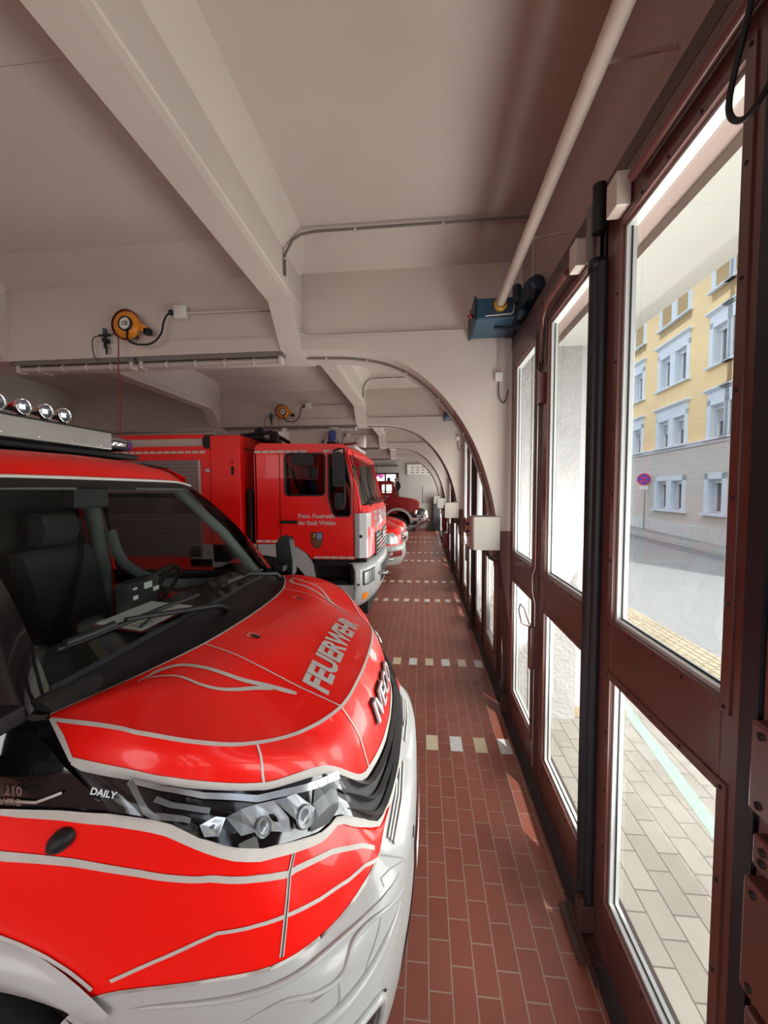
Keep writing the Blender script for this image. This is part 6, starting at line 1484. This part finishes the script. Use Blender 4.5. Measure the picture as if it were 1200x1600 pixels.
# ------------------------------------------------------------------ rounded red vehicles in the third and fourth bay
def nose_car(name, label, yc, xf, hw, zh, scale, cat, with_lamp=True):
    """van / car nose: bonnet, wings, windscreen, lamps, grille, white bumper, wheels"""
    t = thing(name, (xf-2.2, yc, 0), label, cat)
    def q(w_, dx, z): return Vector((xf-dx, yc-w_, z))
    K = zh
    R_ = {
     'a': [(0, 1.05, K*1.0), (.5, 1.08, K*.995), (.8, 1.15, K*.98), (.97, 1.25, K*.93)],
     'b': [(0, .55, K*.93), (.5, .60, K*.92), (.8, .72, K*.90), (.98, .95, K*.85)],
     'c': [(0, .16, K*.80), (.5, .22, K*.80), (.8, .42, K*.78), (1.0, .80, K*.76)],
     'd': [(0, .08, K*.70), (.5, .13, K*.69), (.82, .36, K*.67), (1.0, .78, K*.66)],
     'e': [(0, .06, K*.52), (.5, .10, K*.52), (.84, .34, K*.52), (1.0, .78, K*.52)],
     'f': [(0, .0, K*.46), (.5, .05, K*.46), (.84, .30, K*.46), (1.0, .78, K*.46)],
     'g': [(0, .0, K*.30), (.5, .05, K*.30), (.84, .30, K*.30), (1.0, .78, K*.31)],
     'h': [(0, .08, K*.18), (.5, .13, K*.18), (.84, .38, K*.19), (.98, .80, K*.20)]}
    def rr(k):
        P_ = catmull([(a*hw, b*scale, c_) for a, b, c_ in R_[k]], 6); return [q(-p.x, p.y, p.z) for p in P_[:0:-1]]+[q(p.x, p.y, p.z) for p in P_]
    def seg(ks, nm, mt, n=4):
        rows_ = [rr(k) for k in ks]; cols = list(zip(*rows_)); C_ = [catmull(list(c_), n) for c_ in cols]
        m = MB(); m.grid([[c_[j] for c_ in C_] for j in range(len(C_[0]))]); o = m.build(nm, mt, t); return o, bvh_of([m])
    h_, b1 = seg(('a', 'b', 'c'), 'bonnet', 'red'); f_, b2_ = seg(('c', 'd', 'e'), 'front_face', 'red'); b_, b3 = seg(('e', 'f', 'g', 'h'), 'bumper', 'white_paint')
    ribs = [p+Vector((.004, 0, 0)) for p in rr('e')]; m = MB(); m.tube(ribs, .008, 6); m.build('bumper_line', 'trim_refl', b_)
    for s in (1, -1):
        L_ = [(-.16*scale, -.13), (.10, -.14), (.17, -.02), (.10, .10), (-.06, .13), (-.17*scale, .02)]
        pts = [(yc-s*hw*.78+s*(-a)*.9-yc, K*.63+b*K*.85) for a, b in L_]
        drape([(a, b, 0) for a, b in pts], [tuple(range(6))], (xf+.3, yc, 0), (0, 1, 0), (0, 0, 1), b2_, .006, .06).build('headlamp_frame', 'white_paint', f_)
        pts2 = [((a-(-s*hw*.78))*.75-s*hw*.78, (b-K*.63)*.72+K*.63) for a, b in pts]
        drape([(a, b, 0) for a, b in pts2], [tuple(range(6))], (xf+.3, yc, 0), (0, 1, 0), (0, 0, 1), b2_, .012, .06).build('headlamp', 'reflector_grey', f_)
        drape([(a, b, 0) for a, b in rrect(-s*hw*.72-.16, -s*hw*.72+.16, K*.33, K*.43, .03)], [tuple(range(20))], (xf+.3, yc, 0), (0, 1, 0), (0, 0, 1), b3, .004, .08).build('fog_recess', 'red_dark' if s > 0 else 'black', b_)
        # side panel
        m = MB(); rows_ = []
        for j in range(6):
            z = K*(.30+.63*j/5); rows_.append([q(s*hw*(1.0-.03*max(0, j-3)), .78*scale, z)] + [q(s*hw*(1.01-.03*max(0, j-3)), dx, z) for dx in (1.25*scale, 2.0, 3.0, 4.6)])
        m.grid(rows_); m.build('side_panel', 'red', t)
        for dx in (1.15*scale, 3.9):
            m = MB(); m.lathe([(.18, -.09), (.30, -.10), (.335, 0), (.30, .10), (.18, .09)], (xf-dx, yc-s*(hw-.09), .335), 'Y', 28); wl = m.build('wheel', 'tyre', t)
            m = MB(); m.lathe([(0, .05), (.17, .03), (.19, .085)], (xf-dx, yc-s*(hw-.09), .335), 'Y', 20, dirn=-s); m.build('rim', 'alu', wl)
    G_ = [(-.36, -.02), (-.30, -.13), (.30, -.13), (.36, -.02), (.30, .10), (-.30, .10)]
    drape([(a, K*.64+b*K*.8, 0) for a, b in G_], [tuple(range(6))], (xf+.3, yc, 0), (0, 1, 0), (0, 0, 1), b2_, .005, .08).build('grille', 'black', f_)
    m = MB()
    for j in range(3):
        zz = K*(.56+.06*j); m.tube([(xf-.085+(.02 if j else 0)-.03*abs(y_)*2, yc+y_, zz) for y_ in (-.31, -.15, 0, .15, .31)], .012, 6)
    m.lathe([(.0, .0), (.06, 0), (.06, .015), (0, .02)], (xf-.055, yc, K*.62), 'X', 16)
    m.build('grille_bar', 'chrome', f_)
    # windscreen and roof
    m = MB(); top = [q(w_*hw, 1.05+.62*scale+.25+.1*abs(w_), K+.62) for w_ in (-.78, -.4, 0, .4, .78)]; bot = [q(w_*hw, 1.07+.14*w_*w_, K+.0) for w_ in (-.92, -.46, 0, .46, .92)]
    m.grid([bot, top], flip=True); m.build('windscreen', 'windscreen', t)
    m = MB()
    for s in (1, -1):
        a, b = (bot[-1], top[-1]) if s > 0 else (bot[0], top[0]); m.tube([a, b], .03, 8)
        bk = [q(s*hw*.80, 4.5, K+.62), q(s*hw*.97, 4.5, K*.93)]; m.add([b, bk[0], bk[1], a], [(0, 1, 2, 3)])
    m.build('pillar_side', 'black_gloss', t)
    m = MB(); m.grid([top, [p+Vector((-.25, 0, .07)) for p in top], [Vector((xf-4.6, p.y, K+.70)) for p in top]], flip=True); m.build('roof_skin', 'red', t)
    MB().box(xf-4.5, xf-.7, yc-hw*.85, yc+hw*.85, .25, K*.6).build('underbody', 'dark_void', t)
    MB().add([q(hw, 4.6, .3), q(-hw, 4.6, .3), q(-hw*.8, 4.6, K+.69), q(hw*.8, 4.6, K+.69)], [(0, 1, 2, 3)]).build('rear_panel', 'red', t)
    return t
nose_car('command_van', 'rounded red van with large headlamp and white bumper, just behind the fire engine', 10.62, -.47, .96, 1.46, 1.0, 'van')
nose_car('staff_car', 'low red car nose peeking out between the rounded van and the old truck', 14.75, -.56, .88, 1.20, .9, 'car')

# ------------------------------------------------------------------ old dark-red bonneted truck at the far end
ON, OF = 18.45, 20.55
ot = thing('vintage_fire_truck', (-2.6, 19.5, 0), 'dark red old bonneted fire truck with white arch, at the far end of the hall', 'fire engine')
OC = (ON+OF)/2
def yx(px): pass
m = MB()
CABO = [(-2.9, 1.05), (-1.22, 1.05), (-1.24, 1.5), (-1.27, 1.95), (-1.36, 2.46), (-1.45, 2.54), (-2.85, 2.54), (-2.9, 2.4)]
OW = rrect(-2.10, -1.45, 2.00, 2.42, .05)
M['oldred'] = mat('old_dark_red_enamel', (0.26, 0.012, 0.014), 0.3, coat=0.5)
for s, y in ((1, ON+.12), (-1, OF-.12)): plate(m, CABO, [OW], lambda u, v, d, s=s, y=y: (u, y-s*d, v), .05)
m.prism([(-2.88, 2.44), (-2.84, 2.58), (-1.44, 2.56), (-1.34, 2.50), (-1.36, 2.44)], 'Y', ON+.10, OF-.10); m.box(-2.9, -2.86, ON+.15, OF-.15, 1.1, 2.45)
oc = m.build('cab_shell', 'oldred', ot, fixn=True, bevel=.015)
m = MB(); m.add([(-1.24, ON+.18, 1.95), (-1.24, OF-.18, 1.95), (-1.35, OF-.18, 2.44), (-1.35, ON+.18, 2.44)], [(0, 1, 2, 3)]); m.build('windscreen', 'windscreen', oc)
m = MB(); m.prism([(-1.30, 1.10), (-.42, 1.10), (-.26, 1.20), (-.22, 1.50), (-.30, 1.66), (-.55, 1.74), (-1.30, 1.86)], 'Y', ON+.42, OF-.42); bn = m.build('engine_bonnet', 'oldred', ot, bevel=.12, bseg=4)
m = MB()
for s, y in ((1, ON+.41), (-1, OF-.41)): m.box(-1.2, -.35, y-.006, y+.006, 1.44, 1.455); m.box(-.75, -.745, y-.006, y+.006, 1.15, 1.72)
m.build('bonnet_moulding', 'red_dark', bn)
m = MB()
for i in range(9): m.box(-.235, -.20, OC-.32+.08*i, OC-.30+.08*i, 1.15, 1.56)
m.build('radiator_grille', 'red_dark', bn)
for s, y in ((1, ON), (-1, OF)):
    m = MB(); cx, cz, r0 = -1.18, .62, .70
    A1 = [(cx+r0*cos(radians(a)), cz+r0*sin(radians(a))) for a in range(0, 181, 9)]; A2 = [(cx+(r0-.11)*cos(radians(a)), cz+(r0-.11)*sin(radians(a))) for a in range(180, -1, -9)]
    plate(m, A1+A2, [], lambda u, v, d, s=s, y=y: (u, y-s*d, v), .08); m.build('wheel_arch', 'white_paint', ot, fixn=True)
    m = MB(); A3 = [(cx+(r0-.02)*cos(radians(a)), cz+(r0-.02)*sin(radians(a))) for a in range(0, 181, 9)]; m.grid([[(u, y+s*.02, v) for u, v in A3], [(u, y+s*.48, v) for u, v in A3]]); m.build('mudguard', 'oldred', ot, solid=.02)
    m = MB(); plate(m, A3+[(-1.9, .9), (-2.9, .9), (-2.9, 1.1), (-1.9, 1.1)][:0]+[], [], lambda u, v, d, s=s, y=y: (u, y+s*.47-s*d, v), .02); m.build('inner_guard', 'dark_void', ot)
    for ax in (cx, -4.6):
        m = MB(); m.lathe([(.26, -.11), (.42, -.12), (.46, 0), (.42, .12), (.26, .11)], (ax, y+s*.17, .46), 'Y', 32); wl = m.build('wheel', 'tyre', ot)
        m = MB(); m.lathe([(0, .08), (.10, .08), (.24, .01), (.27, .10)], (ax, y+s*.17, .46), 'Y', 24, dirn=-s); m.build('rim', 'oldred', wl)
    m = MB(); m.lathe([(0, 0), (.10, .0), (.125, .05), (.12, .10), (0, .13)], (-.42, y+s*.42-s*.16, 1.10), 'X', 20); m.build('headlamp', 'chrome', ot)
    MB().box(-2.9, -1.9, y+s*.02, y+s*.12, .62, 1.06).build('running_board', 'oldred', ot, bevel=.01)
m = MB(); m.box(-.62, .08, ON-.02, ON+.10, .72, .86); m.box(-.02, .08, ON, OF, .72, .86); m.box(-.62, .08, OF-.10, OF+.02, .72, .86); m.build('front_bumper', 'white_paint', ot, bevel=.02)
m = MB(); m.box(-.55, -.42, ON-.03, ON-.02, .76, .82); m.build('bumper_reflector', 'amber', ot)
m = MB(); m.box(-.20, -.10, ON-.03, ON-.02, .76, .82); m.build('bumper_lamp', 'black', ot)
MB().box(-5.6, -.30, ON+.5, OF-.5, .5, 1.05).build('chassis', 'dark_void', ot)
m = MB(); m.box(-5.8, -3.0, ON+.05, OF-.05, .95, 2.50); m.build('tank_body', 'oldred', ot, bevel=.05)
m = MB(); m.lathe([(0, 0), (.085, 0), (.08, .12), (.05, .17), (0, .18)], (-1.62, ON+.55, 2.56), 'Z', 18); m.build('blue_beacon', 'blue_lens', ot)
m = MB(); m.lathe([(0, 0), (.04, .02), (.10, .14), (.10, .16), (0, .15)], (-1.35, ON+.25, 2.62), 'X', 14); m.build('horn', 'steel', ot)
m = MB(); m.prism([(-1.25, 2.10), (-1.20, 2.45), (-1.05, 2.48), (-1.03, 2.25), (-1.12, 2.12)], 'Y', ON-.12, ON-.02); m.build('door_mirror', 'black', ot, bevel=.02)
MB().tube([(-1.25, ON+.10, 2.0), (-1.12, ON-.06, 2.14)], .015, 6).build('mirror_arm', 'black', ot)
m = MB(); put_text(m, 'Freiw. Feuerwehr', .085, (-1.82, ON+.113, 1.83), (1, 0, 0), (0, 0, 1), bold=.001, xs=.8); put_text(m, 'Stadt Weiden', .085, (-1.82, ON+.113, 1.46), (1, 0, 0), (0, 0, 1), bold=.001, xs=.8); m.box(-1.87, -1.79, ON+.110, ON+.118, 1.62, 1.72)
m.build('door_lettering', 'trim_refl', oc)
m = MB()
for a, b in ((-2.25, -2.245), (-1.30, -1.295)): MB().box(a, b, ON+.112, ON+.12, 1.10, 2.45).build('door_gap', 'black', oc)
tag(MB().box(-.92, -.72, 18.20, 18.42, 0, .22).build('wheel_chock', M['crest_green'], loc=(-.82, 18.3, 0), bevel=.02), 'brown wooden block on the floor beside the old truck', 'block')
